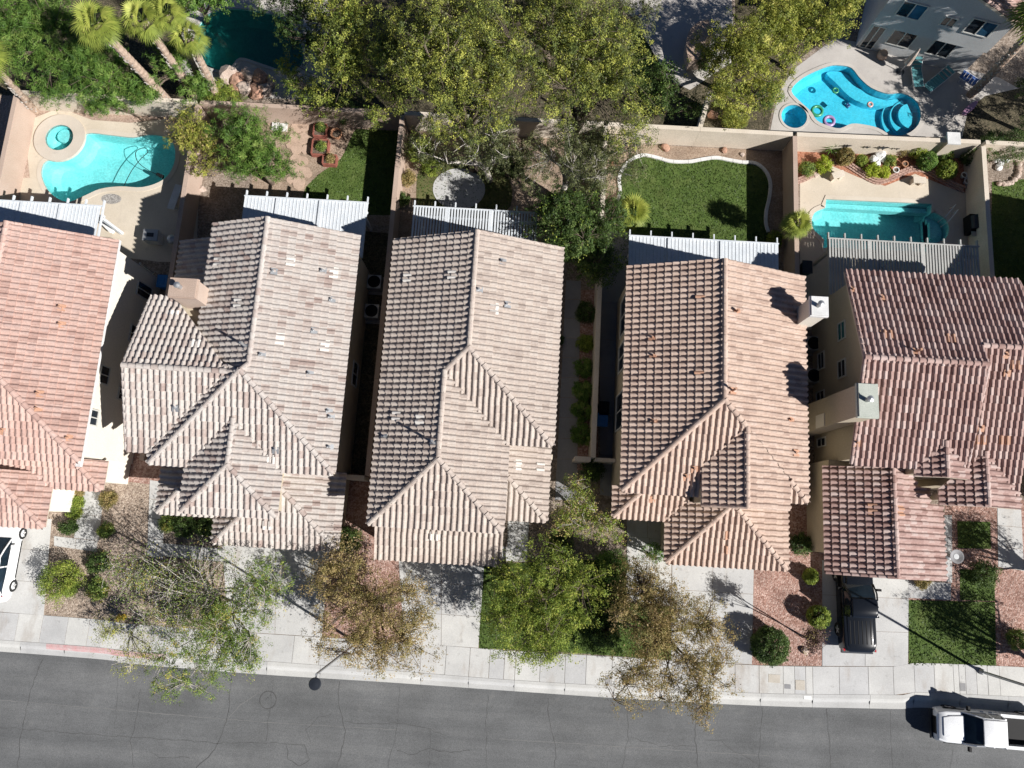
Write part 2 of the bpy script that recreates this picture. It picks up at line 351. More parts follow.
M['plaster_blue'] = mottled('blue_pool_plaster', [(0.07, 0.54, 0.72), (0.12, 0.64, 0.80)], 1.2, 9, 0.8, 0.2)
M['coping'] = concrete_mat('pool_coping', (0.52, 0.46, 0.39), (0.60, 0.55, 0.48), (0.42, 0.36, 0.3), 0.2)
M['lf_pine'] = leaf_mat('pine_needles', [(0, (0.06, 0.085, 0.028)), (0.35, (0.155, 0.195, 0.045)), (0.65, (0.33, 0.36, 0.07)), (1, (0.56, 0.56, 0.12))], 0.35)
M['lf_pine_grey'] = leaf_mat('greyish_pine_needles', [(0, (0.06, 0.075, 0.035)), (0.4, (0.12, 0.14, 0.06)), (0.8, (0.21, 0.225, 0.085)), (1, (0.30, 0.29, 0.16))])
M['lf_green'] = leaf_mat('fresh_green_leaves', [(0, (0.09, 0.14, 0.025)), (0.35, (0.20, 0.28, 0.045)), (0.75, (0.34, 0.41, 0.07)), (1, (0.46, 0.48, 0.11))])
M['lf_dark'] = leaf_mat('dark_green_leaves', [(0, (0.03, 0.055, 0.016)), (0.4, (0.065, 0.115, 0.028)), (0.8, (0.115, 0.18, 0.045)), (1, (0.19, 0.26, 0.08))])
M['lf_feather'] = leaf_mat('feathery_green_leaves', [(0, (0.045, 0.10, 0.02)), (0.4, (0.115, 0.22, 0.04)), (0.8, (0.20, 0.32, 0.065)), (1, (0.32, 0.41, 0.11))])
M['lf_brown'] = leaf_mat('autumn_brown_leaves', [(0, (0.20, 0.145, 0.08)), (0.35, (0.40, 0.28, 0.15)), (0.65, (0.34, 0.27, 0.11)), (1, (0.54, 0.40, 0.23))])
M['lf_olive'] = leaf_mat('olive_autumn_leaves', [(0, (0.16, 0.145, 0.055)), (0.4, (0.29, 0.25, 0.085)), (0.7, (0.41, 0.31, 0.13)), (1, (0.52, 0.39, 0.19))])
M['lf_ash'] = leaf_mat('thinning_green_leaves', [(0, (0.09, 0.145, 0.04)), (0.4, (0.18, 0.27, 0.06)), (0.75, (0.29, 0.37, 0.085)), (1, (0.54, 0.44, 0.11))])
M['lf_yellow'] = leaf_mat('yellow_green_leaves', [(0, (0.11, 0.14, 0.028)), (0.35, (0.24, 0.28, 0.05)), (0.75, (0.42, 0.43, 0.08)), (1, (0.56, 0.52, 0.13))])
M['lf_lime'] = leaf_mat('lime_leaves', [(0, (0.231, 0.314, 0.023)), (0.5, (0.413, 0.512, 0.046)), (1, (0.550, 0.550, 0.099))])
M['lf_palm'] = leaf_mat('palm_fronds', [(0, (0.10, 0.14, 0.03)), (0.5, (0.27, 0.33, 0.06)), (1, (0.54, 0.55, 0.13))], 0.3)
M['lf_grey'] = leaf_mat('bare_twig_leaves', [(0, (0.26, 0.235, 0.20)), (1, (0.42, 0.38, 0.32))], 0.2)
M['lf_purple'] = leaf_mat('purple_leaves', [(0, (0.090, 0.053, 0.053)), (1, (0.240, 0.150, 0.120))], 0.2)
M['blade'] = leaf_mat('grass_blades', [(0, (0.045, 0.078, 0.015)), (0.5, (0.075, 0.125, 0.025)), (1, (0.12, 0.165, 0.045))], 0.25)
# ================================================================== setting: street, ground, yards
def curve_from(pxs, pys):
    pts = PL(list(zip(pxs, pys)))
    dx0 = (pts[1][1]-pts[0][1])/(pts[1][0]-pts[0][0])
    pts = [(-80, pts[0][1]+(-80-pts[0][0])*dx0*0.2)]+pts+[(80, pts[-1][1]+0.3)]
    sm = smooth_loop(pts, 8, closed=False)
    xs = np.array([p[0] for p in sm]); ys = np.array([p[1] for p in sm])
    return lambda x: float(np.interp(x, xs, ys))
_px = [0, 128, 256, 384, 512, 640, 768, 896, 1024]
y_back = curve_from(_px, [612, 623.5, 633, 641, 650.5, 658, 665.5, 666.5, 667])
y_front = curve_from(_px, [640, 651, 660.5, 670, 680, 687.5, 693.5, 695, 697])
y_gut = curve_from(_px, [652, 664, 674.5, 682.5, 691.5, 700, 706.5, 709.5, 713])
ROAD_Z = -0.12
XS = [-80, -60]+[x*1.5 for x in range(-24, 25)]+[60, 80]
# pools are cut out of the ground
def zpts(l, ox, oy, s): return PL([(ox+a/s, oy+b/s) for a, b in l])
pool1 = smooth_loop(zpts([(262, 402), (330, 406), (400, 413), (450, 405), (505, 415), (526, 452), (520, 500), (490, 540), (430, 562), (360, 560), (300, 568), (250, 590), (200, 606), (150, 578), (126, 530), (132, 492), (160, 478), (205, 470), (240, 440)], 0, 0, 3), 4)
spa1 = circle(*P2(60.5, 138.5), 0.86)
pool7 = smooth_loop(zpts([(180, 200), (215, 197), (250, 205), (275, 235), (310, 265), (360, 282), (400, 280), (440, 300), (457, 335), (450, 375), (415, 403), (370, 406), (330, 385), (290, 375), (250, 372), (215, 386), (180, 378), (146, 362), (128, 335), (95, 305), (70, 275), (85, 250), (120, 225)], 768, 0, 3), 3)
_s7 = P2(768+78/3, 350/3); spa7 = circle(_s7[0], _s7[1], 0.80, 28, 0.80)
pool5 = PL([(826, 199.5), (931.5, 204), (931, 213)])+smooth_loop(PL([(934, 212.5), (945, 219), (949, 229), (945, 239), (932, 245)]), 4, False)+PL([(930, 252), (823, 248), (824, 240)])+smooth_loop(PL([(820, 236), (813, 229), (811.5, 221), (815, 212.5), (825, 208)]), 4, False)
pool6 = smooth_loop(PL([(203, 60), (196, 35), (212, 12), (250, 10), (288, 22), (304, 55), (292, 72), (262, 64), (240, 58), (228, 70), (210, 68)]), 4)
POOLS = [pool1, pool7, pool5, pool6]
HOLES = POOLS+[spa1, spa7]
north = [(-400, 500)]+[(-400, y_back(-80))]+[(x, y_back(x)) for x in XS]+[(400, y_back(80)), (400, 500)]
sheet('ground', north, 0.0, M['ground'], HOLES)
S_Y = -19.3
sheet('ground_south', [(-400, S_Y), (400, S_Y), (400, -400), (-400, -400)], 0.0, M['ground'])
road = sheet('road', [(-400, y_gut(-80))]+[(x, y_gut(x)) for x in XS]+[(400, y_gut(80)), (400, S_Y-0.01), (-400, S_Y-0.01)], ROAD_Z, M['asphalt'])
kb = MB().box(-200, 200, S_Y-0.2, S_Y, -0.3, 0.02); struct(kb.build('kerb_south', M['kerb']))
# rolled kerb in segments
kerb = struct(sheet('kerb', [(x, y_front(x)) for x in XS]+[(x, y_gut(x)-0.02) for x in XS[::-1]], ROAD_Z-0.05, M['kerb']))
def kerb_segment(x0, x1, mat):
    n = 4; v = []; f = []
    prof = [(0, 0.02), (0.28, 0.018), (0.40, -0.01), (0.52, -0.085), (0.60, -0.105), (1.0, ROAD_Z+0.012), (1.0, ROAD_Z-0.05)]
    for i in range(n+1):
        x = x0+(x1-x0)*i/n; a, b = y_front(x), y_gut(x)
        for t, z in prof: v.append((x, a+(b-a)*t, z))
    m = len(prof)
    for i in range(n):
        for k in range(m-1): f.append((i*m+k, i*m+k+1, (i+1)*m+k+1, (i+1)*m+k))
    for s in (0, n): f.append(tuple(s*m+k for k in range(m)))
    return mobj('kerb_segment', v, f, mat, kerb)
edges = [-45.0]
for px in (12, 57, 112, 165, 218, 264, 318, 375, 420, 468, 514, 565, 614, 662, 711, 761, 813, 870, 914, 960, 1008):
    edges.append(P2(px, 690)[0])
edges += [31, 36, 45]
for a, b in zip(edges, edges[1:]):
    kerb_segment(a+0.006, b-0.006, M['kerb'])
# red painted kerb face by the hydrant
rp = MB(); v = []; xs = np.linspace(P2(46, 648)[0], P2(166, 657)[0], 9)
for x in xs:
    a, b = y_front(x), y_gut(x)
    for t, z in ((0.02, 0.024), (0.28, 0.0225), (0.40, -0.005), (0.50, -0.066)): v.append((x, a+(b-a)*t, z+0.001))
mobj('red_paint_strip', v, [(i*4+k, i*4+k+1, i*4+k+5, i*4+k+4) for i in range(8) for k in range(3)], M['red_paint'], kerb)['label'] = 'faded red no-parking paint on the kerb'
# sidewalk slabs
walk = struct(sheet('sidewalk', [(x, y_back(x)) for x in XS]+[(x, y_front(x)) for x in XS[::-1]], 0.003, M['dirt']))
joints = [-45.0, -40, -36, -33, -30]
for px in (9, 34, 60, 82, 96, 120, 146, 172, 198, 224, 252, 291, 318, 345, 372, 396, 420, 445, 469, 489, 504, 515, 540, 565, 586, 612, 637, 660, 685, 710, 735, 759, 783, 794.5, 805.5, 812.5, 839, 868, 893, 914, 934, 953, 958.5, 965, 976, 987, 999, 1024):
    joints.append(P2(px, 670)[0])
joints += [30.5, 32.5, 36, 40, 45]
for a, b in zip(joints, joints[1:]):
    g = 0.011; z = 0.022+rng.uniform(-0.004, 0.004); sk = 0.05
    poly = [(a+g, y_front(a)+0.012), (b-g, y_front(b)+0.012), (b-g-sk*0, y_back(b)-0.01), (a+g, y_back(a)-0.01)]
    MB().prism(poly, 0.0, z).build('concrete_slab', M['concrete'], walk)
# utility covers let into the sidewalk
for i, (px, py, wx, wy, mt) in enumerate(((774, 678.5, .62, .42, 'utility'), (800, 685, .5, .5, 'utility'), (787.5, 686.5, .32, .22, 'greyconc'), (962.5, 687, .3, .4, 'greyconc'), (608, 680, .3, .45, 'greyconc'))):
    c = P2(px, py); mb = MB().box(c[0]-wx/2, c[0]+wx/2, c[1]-wy/2, c[1]+wy/2, 0.0, 0.032)
    o = mb.build('utility_cover', M[mt], walk)
# white number plate painted on the kerb
c = P2(807.5, 697.5); pl = MB().box(c[0]-0.2, c[0]+0.2, c[1]-0.09, c[1]+0.09, 0.0, 0.027).build('kerb_number_panel', M['white'], kerb)

# road: cracks, seam, valve cover
def ribbon(name, pts, wd, z, mat, parent, jit=0.0, seed=0):
    r = random.Random(seed); pts = [Vector((p[0], p[1], 0)) for p in pts]
    fine = []
    for a, b in zip(pts, pts[1:]):
        n = max(1, int((b-a).length/0.25))
        for i in range(n): fine.append(a.lerp(b, i/n)+Vector((r.uniform(-jit, jit), r.uniform(-jit, jit), 0)))
    fine.append(pts[-1]); v = []; m = len(fine)
    for i, p in enumerate(fine):
        d = (fine[min(i+1, m-1)]-fine[max(i-1, 0)]).normalized(); nrm = Vector((-d.y, d.x, 0))
        ww = wd*r.uniform(0.35, 1.0)*0.5 if jit else wd*0.5
        v += [(p.x+nrm.x*ww, p.y+nrm.y*ww, z), (p.x-nrm.x*ww, p.y-nrm.y*ww, z)]
    return mobj(name, v, [(2*i, 2*i+1, 2*i+3, 2*i+2) for i in range(m-1)], mat, parent)
cracks = [
    [(42, 660), (34, 680), (28, 700), (20, 740), (18, 768)], [(118, 670), (117, 700), (115, 728)], [(140, 690), (137, 715), (131, 740), (134, 768)],
    [(232, 676), (229, 705), (226, 722), (217, 745), (208, 758), (196, 768)], [(0, 727), (60, 732), (100, 735), (152, 738), (210, 743), (256, 742), (304, 745)],
    [(273, 680), (270, 710), (266, 741)], [(339, 682), (339, 705), (345, 730), (342, 750), (337, 768)], [(400, 686), (398, 722), (393, 745), (388, 768)],
    [(345, 722), (370, 724), (398, 723), (430, 729), (444, 735)], [(397, 750), (410, 755), (430, 748), (450, 753), (470, 750)], [(430, 729), (430, 752), (428, 768)],
    [(488, 694), (486, 730), (487, 768)], [(548, 698), (549, 720), (556, 745), (555, 768)], [(628, 702), (628, 740), (622, 768)], [(632, 738), (660, 746), (696, 746)],
    [(696, 702), (695, 740), (698, 768)], [(705, 740), (722, 741), (735, 752), (760, 765), (770, 768)], [(762, 708), (760, 740), (759, 768)], [(827, 709), (829, 740), (831, 768)], [(890, 711), (893, 768)],
    [(310, 744), (306, 730), (318, 718), (332, 714)], [(305, 745), (309, 760), (300, 766), (288, 758), (286, 745)], [(150, 752), (160, 757), (190, 758)], [(952, 750), (950, 768)]]
for i, cpts in enumerate(cracks):
    ribbon('crack', PL(cpts, ROAD_Z), 0.026 if i % 3 else 0.045, ROAD_Z+0.004, M['crack'], road, 0.05, i)
M['seam'] = mottled('asphalt_seam', [(0.15, 0.15, 0.15), (0.18, 0.18, 0.175)], 3, 30, 0.9, 0)
for i, cpts in enumerate(([(0, 700), (130, 711), (260, 722), (400, 730)], [(500, 739), (640, 748), (770, 756)], [(262, 690), (240, 705), (225, 722)])):
    ribbon('seam', PL(cpts, ROAD_Z), 0.05, ROAD_Z+0.003, M['seam'], road, 0.02, 50+i)
vc = P(268, 700, ROAD_Z)
mb = MB().lathe([(0.0, 0.0), (0.11, 0.0), (0.12, 0.012), (0.0, 0.014)], 20, (vc.x, vc.y, ROAD_Z)); mb.build('valve_cover', M['asphalt'], road)
mb = MB(); n = 28
for k in range(n):
    for r in (0.42, 0.465): mb.v.append((vc.x+r*math.cos(2*math.pi*k/n), vc.y+r*math.sin(2*math.pi*k/n), ROAD_Z+0.005))
mb.f = [(2*k, 2*k+1, (2*k+3) % (2*n), (2*k+2) % (2*n)) for k in range(n)]; mb.build('patch_ring', M['crack'], road)

# driveways: slabs with joints
def driveway(quad, nx, ny, name='driveway', mat='concrete', z=0.02, fan=True):
    """quad: pixel corners NW NE SE SW"""
    q = [Vector((*P2(*p), 0)) for p in quad]
    base = struct(sheet(name, [(p.x, p.y) for p in q], 0.006, M['dirt']))
    def at(u, v): return (q[0]*(1-u)*(1-v)+q[1]*u*(1-v)+q[2]*u*v+q[3]*(1-u)*v)
    us = [i/nx for i in range(nx+1)]; vs = [i/ny for i in range(ny+1)]
    for a, b in zip(us, us[1:]):
        for c_, d_ in zip(vs, vs[1:]):
            pc = [at(a, c_), at(b, c_), at(b, d_), at(a, d_)]; m = sum(pc, Vector())/4
            poly = [tuple((p+(m-p).normalized()*0.014)[:2]) for p in pc]
            MB().prism(poly, 0.0, z+rng.uniform(-0.003, 0.003)).build('concrete_slab', M[mat], base)
    return base
driveway([(-60, 512), (52, 519), (44, 615.5), (-70, 606)], 2, 3)
driveway([(222, 540), (330, 546), (322, 637), (228, 631)], 2, 3)
driveway([(398, 550), (485, 556), (478.5, 648), (404, 643)], 2, 3)
driveway([(672, 555), (754, 560), (752, 664.5), (671, 660)], 2, 3)
driveway([(822, 560), (909, 566), (908, 666.5), (822, 666)], 2, 3)
# entry walks
driveway([(82, 490), (104, 492), (99, 541), (74, 538)], 1, 2, 'entry_walk')
driveway([(54, 536), (98, 541), (97, 552), (54, 546)], 2, 1, 'entry_walk')
driveway([(150, 480), (165, 482), (163, 560), (147, 556)], 1, 4, 'entry_walk')
driveway([(163, 543), (225, 549), (224, 562), (161, 556)], 3, 1, 'entry_walk')
driveway([(908, 580), (951, 583), (951, 600), (908, 598)], 2, 1, 'entry_walk')
driveway([(997, 505), (1021, 506), (1024, 571), (998, 567)], 1, 3, 'entry_walk')
driveway([(1024, 552), (1060, 556), (1060, 573), (1024, 570)], 2, 1, 'entry_walk')
driveway([(944, 515), (952, 515), (952, 583), (945, 582)], 1, 3, 'entry_walk')
driveway([(626, 500), (668, 504), (668, 540), (627, 536)], 2, 2, 'entry_walk')
driveway([(627, 536), (672, 540), (671, 606), (626, 600)], 2, 3, 'entry_walk')
driveway([(508, 505), (530, 507), (527, 562), (507, 560)], 1, 3, 'entry_walk')
driveway([(484, 545), (527, 548), (526, 562), (485, 560)], 2, 1, 'entry_walk')
driveway([(566, 280), (581, 281), (577, 480), (556, 480)], 1, 10, 'side_path', 'greyconc')
driveway([(556, 470), (578, 470), (575, 500), (555, 500)], 1, 2, 'side_path', 'greyconc')
driveway([(600, 230), (632, 232), (632, 500), (600, 495)], 1, 7, 'side_yard_paving', 'greyconc')

# gravel, dirt and lawn sheets
def patch(name, pxl, z, mat, kind='structure', raw=False, holes=()):
    return sheet(name, pxl if raw else PL(pxl), z, M[mat], holes, kind=kind)
patch('tan_gravel_yard', [(50, 478), (108, 482), (150, 482), (150, 560), (224, 562), (226, 632), (128, 622.5), (44, 615)], 0.003, 'tan_gravel')
patch('red_gravel_strip', [(120, 430), (170, 436), (166, 486), (112, 480)], 0.007, 'red_gravel')
patch('brown_gravel_yard', [(326, 470), (400, 480), (402, 643), (320, 636.5)], 0.003, 'red_gravel')
patch('pink_gravel_yard', [(754, 480), (824, 480), (822, 666), (752, 665)], 0.003, 'red_gravel')
patch('pink_gravel_yard', [(945, 500), (1100, 500), (1100, 668), (908, 666.5), (908, 598), (945, 598)], 0.003, 'red_gravel')
patch('planting_strip', [(580, 290), (598, 290), (598, 470), (574, 470)], 0.005, 'red_gravel')
patch('shade_toned_gravel', [(352, 230), (394, 234), (372, 500), (322, 490)], 0.002, 'shade_ground')  # dark colour put on the alley ground to deepen its shade
patch('rear_garden', [(-60, -60), (185, -60), (200, 104), (-60, 92)], 0.003, 'shade_ground')  # rear gardens: dark ground standing in for foliage and shade between the trees
patch('rear_garden', [(300, -60), (612, -60), (640, 128), (330, 112)], 0.003, 'shade_ground')
patch('rear_garden', [(640, 60), (690, 90), (735, 60), (735, -60), (860, -60), (830, 36), (790, 66), (776, 92), (768, 131), (640, 126)], 0.004, 'shade_ground')
patch('rear_garden', [(968, 110), (985, 96), (1030, 86), (1120, 80), (1120, 146), (962, 138)], 0.016, 'shade_ground')
def lawn(poly, label_seed, mat='grass', blades=True, dens=170, bmat='blade', h=0.06):
    sheet('lawn', poly, 0.012, M[mat])
    if blades:
        r = np.random.default_rng(label_seed); xs = [p[0] for p in poly]; ys = [p[1] for p in poly]
        area = (max(xs)-min(xs))*(max(ys)-min(ys)); n = int(area*dens)
        pts = np.column_stack([r.uniform(min(xs), max(xs), n), r.uniform(min(ys), max(ys), n)])
        ins = np.zeros(n, bool); m = len(poly)
        for i in range(m):
            (x0, y0), (x1, y1) = poly[i], poly[(i+1) % m]
            if y0 == y1: continue
            c = ((y0 > pts[:, 1]) != (y1 > pts[:, 1])) & (pts[:, 0] < (x1-x0)*(pts[:, 1]-y0)/(y1-y0)+x0)
            ins ^= c
        pts = pts[ins]; n = len(pts)
        ang = r.uniform(0, 2*math.pi, n); ln = r.uniform(0.03, 0.07, n); hh = r.uniform(0.4, 1.2, n)*h
        V = np.zeros((n, 3, 3)); lean = r.normal(0, 0.05, (n, 2))
        V[:, 0, :2] = pts-np.column_stack([np.cos(ang), np.sin(ang)])*ln[:, None]; V[:, 1, :2] = pts+np.column_stack([np.cos(ang), np.sin(ang)])*ln[:, None]
        V[:, 2, :2] = pts+lean; V[:, 2, 2] = hh; V[:, :2, 2] = 0.012
        o = quads_mesh('grass_blades', V, M[bmat], None, r.uniform(0, 1, n), 3)
        tag(o, GRASS[label_seed], 'grass'); stuff(o)
GRASS = {1: 'short green grass of the big backyard lawn inside the white edging', 2: 'short grass of the backyard lawn beside the red wooden planters', 3: 'shaded grass of the front lawn under the bright green street tree',
         4: 'mown grass of the square front lawn crossed by the lamp post shadow', 5: 'small grass square between the gabled roof and the round bird bath', 6: 'small grass patch just above the square front lawn',
         7: 'patchy dry grass around the oval concrete pad', 8: 'sunlit grass of the backyard at the right edge', 9: 'narrow dark grass strip beside the entry walk'}
edge_px = [(616, 204), (620, 192), (619, 180), (622, 170), (631, 160), (643, 155.5), (657, 158), (670, 161.5), (688, 162), (703, 159.5), (716, 158), (730, 160.5), (742, 162.5), (755, 163.5), (765, 171), (770, 183), (769, 198), (766, 212), (766, 226), (772, 240)]
edge_line = smooth_loop(PL(edge_px), 5, False)
lawn(edge_line+PL([(772, 268), (628, 268), (612, 225)]), 1)
lawn(smooth_loop(PL([(306, 187), (322, 172), (340, 160), (350, 140), (356, 129)]), 3, False)+PL([(398, 131), (394, 215), (305, 215), (303, 196)]), 2)
lawn(PL([(481, 566), (556, 560), (626, 560), (626, 602), (671, 607), (671, 660), (560, 652), (479, 648)]), 3)
lawn(PL([(908.5, 600), (995, 602), (996, 665.5), (908.5, 665)]), 4)
lawn(PL([(957, 521), (990, 522), (991, 549), (958, 548)]), 5)
lawn(PL([(960, 569), (994, 571), (995, 601), (960, 600)]), 6)
lawn(smooth_loop(PL([(420, 166), (445, 160), (480, 163), (502, 172), (512, 190), (505, 212), (460, 218), (420, 214)]), 3), 7, 'drygrass', True, 90)
lawn(PL([(992, 182), (1040, 178), (1100, 180), (1100, 290), (990, 290)]), 8)
patch('dirt_bed', [(588, 142), (800, 152), (796, 262), (770, 262), (590, 250)], 0.0065, 'dirt')
patch('planter_bed', [(255, 112), (404, 118), (398, 226), (250, 222)], 0.002, 'dirt')
patch('side_bed', [(398, 118), (600, 130), (585, 250), (392, 236)], 0.0045, 'dirt')
# white kerb edging round the backyard lawn, in cast segments
edging = thing('lawn_edging', 'white curving concrete edging round the big backyard lawn', 'edging', (*edge_line[30], 0))
for i in range(0, len(edge_line)-4, 4):
    seg = edge_line[i:i+5]; v = []; m = len(seg)
    for k, p in enumerate(seg):
        d = (Vector(edge_line[min(i+k+1, len(edge_line)-1)])-Vector(edge_line[max(i+k-1, 0)])).normalized(); nr = Vector((-d.y, d.x))*0.11
        p = Vector(p)
        if k == 0: p = p+d*0.008
        if k == m-1: p = p-d*0.008
        for s, z in ((-1, 0.0), (-0.85, 0.10), (0.85, 0.10), (1, 0.0)): v.append((p.x+nr.x*s, p.y+nr.y*s, z))
    mobj('edging_segment', v, [(4*k+j, 4*k+j+1, 4*k+j+5, 4*k+j+4) for k in range(m-1) for j in range(3)]+[(0, 1, 2, 3), tuple(4*(m-1)+j for j in range(4))], M['white_dirty'], edging)

# ------------------------------------------------------------------ pools and decks
deck1 = PL([(30, 178), (27, 150), (34, 118), (60, 108), (92, 120), (130, 123), (165, 119), (188, 128), (200, 170), (196, 262), (160, 262), (70, 250), (0, 240), (-40, 235), (-35, 178)])
patch('backyard_dirt', [(-40, 92), (200, 112), (200, 190), (160, 262), (-40, 240)], 0.002, 'terra_gravel', holes=[pool1, spa1])
M['pinkdirt'] = gravel_mat('pinkish_dirt', [(0, (0.34, 0.24, 0.19)), (0.5, (0.44, 0.33, 0.26)), (1, (0.52, 0.40, 0.33))], 16)
bpy.data.objects['backyard_dirt'].data.materials[0] = M['pinkdirt']
sheet('pool_deck', deck1, 0.016, M['deck'], [pool1, spa1])
sheet('pool_deck', PL([(800, 170), (830, 160), (862, 176), (885, 182), (915, 170), (985, 180), (990, 330), (800, 330)]), 0.010, M['deck'], [pool5])
sheet('pool_deck', PL([(770, 132), (778, 92), (795, 68), (835, 38), (872, 45), (1000, 78), (1030, 95), (1030, 140)]), 0.010, M['deck2'], [pool7, spa7])
sheet('pool_deck', PL([(170, 70), (185, -10), (330, -20), (330, 100), (250, 98)]), 0.010, M['deck2'], [pool6])
patch('terracotta_bed', [(795, 140), (985, 150), (985, 200), (945, 186), (915, 174), (885, 186), (860, 178), (832, 166), (812, 178), (795, 186)], 0.012, 'terra_gravel')
def pool(name, label, outline, depth, plaster, water, wl=-0.10, coping=0.28, inner=0.0, copmat='coping', cz=0.045):
    cx = sum(p[0] for p in outline)/len(outline); cy = sum(p[1] for p in outline)/len(outline)
    t = thing(name, label, 'swimming pool', (cx, cy, 0))
    n = len(outline); v = [(p[0], p[1], max(0.03, cz-0.01)) for p in outline]
    ins = [(cx+(p[0]-cx)*0.90, cy+(p[1]-cy)*0.90) for p in outline]
    v += [(p[0], p[1], -depth*0.75) for p in outline]+[(p[0], p[1], -depth) for p in ins]
    f = [((i+1) % n, i, i+n, (i+1) % n+n) for i in range(n)]+[((i+1) % n+n, i+n, i+2*n, (i+1) % n+2*n) for i in range(n)]+[tuple(range(2*n, 3*n))]
    mobj('basin', v, f, M[plaster], t)
    ws = sheet('water', [(cx+(p[0]-cx)*0.999, cy+(p[1]-cy)*0.999) for p in outline], wl, M[water], parent=t)
    # coping stones round the rim
    area = sum(outline[i][0]*outline[(i+1) % n][1]-outline[(i+1) % n][0]*outline[i][1] for i in range(n)); sg = 1 if area > 0 else -1
    off = []
    for i in range(n):
        d = (Vector(outline[(i+1) % n])-Vector(outline[i-1])).normalized(); nr = Vector((d.y, -d.x))*sg
        off.append(Vector(outline[i])+nr*coping)
    if coping:
        v = []; f = []
        for i in range(n):
            a = Vector(outline[i]); b = off[i]
            for p, z in ((a, -0.04), (a, cz), (b, cz), (b, -0.05)): v.append((p.x, p.y, z))
        for i in range(n):
            for k in range(3): f.append((4*i+k, 4*i+k+1, 4*((i+1) % n)+k+1, 4*((i+1) % n)+k))
        mobj('coping', v, f, M[copmat], t)
    return t
def steps(parent, cx, cy, rads, z0, dz, a0, a1, mat):
    for i, r in enumerate(rads):
        pts = [(cx, cy)]+[(cx+r*math.cos(a0+(a1-a0)*k/14), cy+r*math.sin(a0+(a1-a0)*k/14)) for k in range(15)]
        MB().prism(pts, z0-dz*(i+1)-0.25, z0-dz*i).build('step', M[mat], parent)
p1 = pool('freeform_pool', 'freeform turquoise swimming pool with a raised round spa, far left backyard', pool1, 1.3, 'plaster', 'water')
t = pool('round_spa', 'small raised round spa at the corner of the far left pool', spa1, 0.8, 'plaster', 'water', 0.06, 0.72, cz=0.13); t['category'] = 'spa'
sc = P2(60.5, 138.5); steps(t, sc[0], sc[1]+0.35, (0.45,), -0.3, 0.2, 0, 2*math.pi, 'plaster')
# pool hose
hz = 0.0
hose = MB(); hp = smooth_loop(PL([(124, 186), (131, 172), (140, 160), (148, 152), (144, 148), (136, 152), (138, 162), (148, 170), (156, 174)], -0.1), 5, False)
hose.tube([(a, b, -0.085) for a, b in hp], 0.022, 6); o = hose.build('pool_cleaner_hose', M['black']); tag(o, 'dark looping hose floating in the far left pool', 'hose')
o = MB().tube([P(157, 174, -0.06), P(163, 177, -0.06)], [0.10, 0.13], 8).build('pool_cleaner', M['black']); tag(o, 'small dark cleaner head at the end of the pool hose', 'pool cleaner')
p5 = pool('roman_end_pool', 'rectangular turquoise pool with rounded ends behind the rosewood-tiled house', pool5, 1.3, 'plaster', 'water')
c = P2(932, 229); steps(p5, c[0], c[1], (0.55, 0.85, 1.1), -0.22, 0.25, -math.pi/2, math.pi/2, 'plaster')
b0 = P2(916, 206); MB().box(P2(826, 201)[0], b0[0]+0.9, P2(880, 206)[1]-0.1, P2(880, 203)[1], -0.9, -0.45).build('bench_ledge', M['plaster'], p5)
rl = MB()
for d in (0, 0.42):
    a = P(938+d*6, 222+d*12, 0.0); rl.tube([a, a+Vector((0.02, 0.02, 0.75)), a+Vector((0.35, 0.45, 0.85)), a+Vector((0.7, 0.85, 0.7)), a+Vector((0.75, 0.9, 0.0))], 0.025, 8)
tag(rl.build('pool_handrail', M['white'], None, True), 'white metal handrail at the rounded pool steps', 'handrail')
p7 = pool('kidney_pool', 'bright blue kidney-shaped pool with steps beside the grey house', pool7, 0.95, 'plaster_blue', 'water', -0.10, 0.22, copmat='deck2')
c = P2(768+415/3, 342/3); steps(p7, c[0]+0.5, c[1], (0.9, 1.3, 1.7), -0.2, 0.25, math.radians(110), math.radians(260), 'plaster_blue')
v = smooth_loop(zpts([(185, 205), (215, 235), (255, 275), (300, 298), (350, 305), (400, 300), (400, 284), (360, 286), (310, 269), (275, 240), (250, 210), (215, 200)], 768, 0, 3), 3)
MB().prism(v, -1.0, -0.5).build('bench_ledge', M['plaster_blue'], p7)
t = pool('kidney_pool_spa', 'small round blue spa touching the bright blue kidney pool', spa7, 0.8, 'plaster_blue', 'water', -0.02, 0.14, copmat='deck2'); t['category'] = 'spa'
pool('shaded_pool', 'dark teal lagoon pool in deep shade at the top left', pool6, 1.4, 'plaster', 'water_shade_tint', -0.10, 0.2, copmat='deck2')
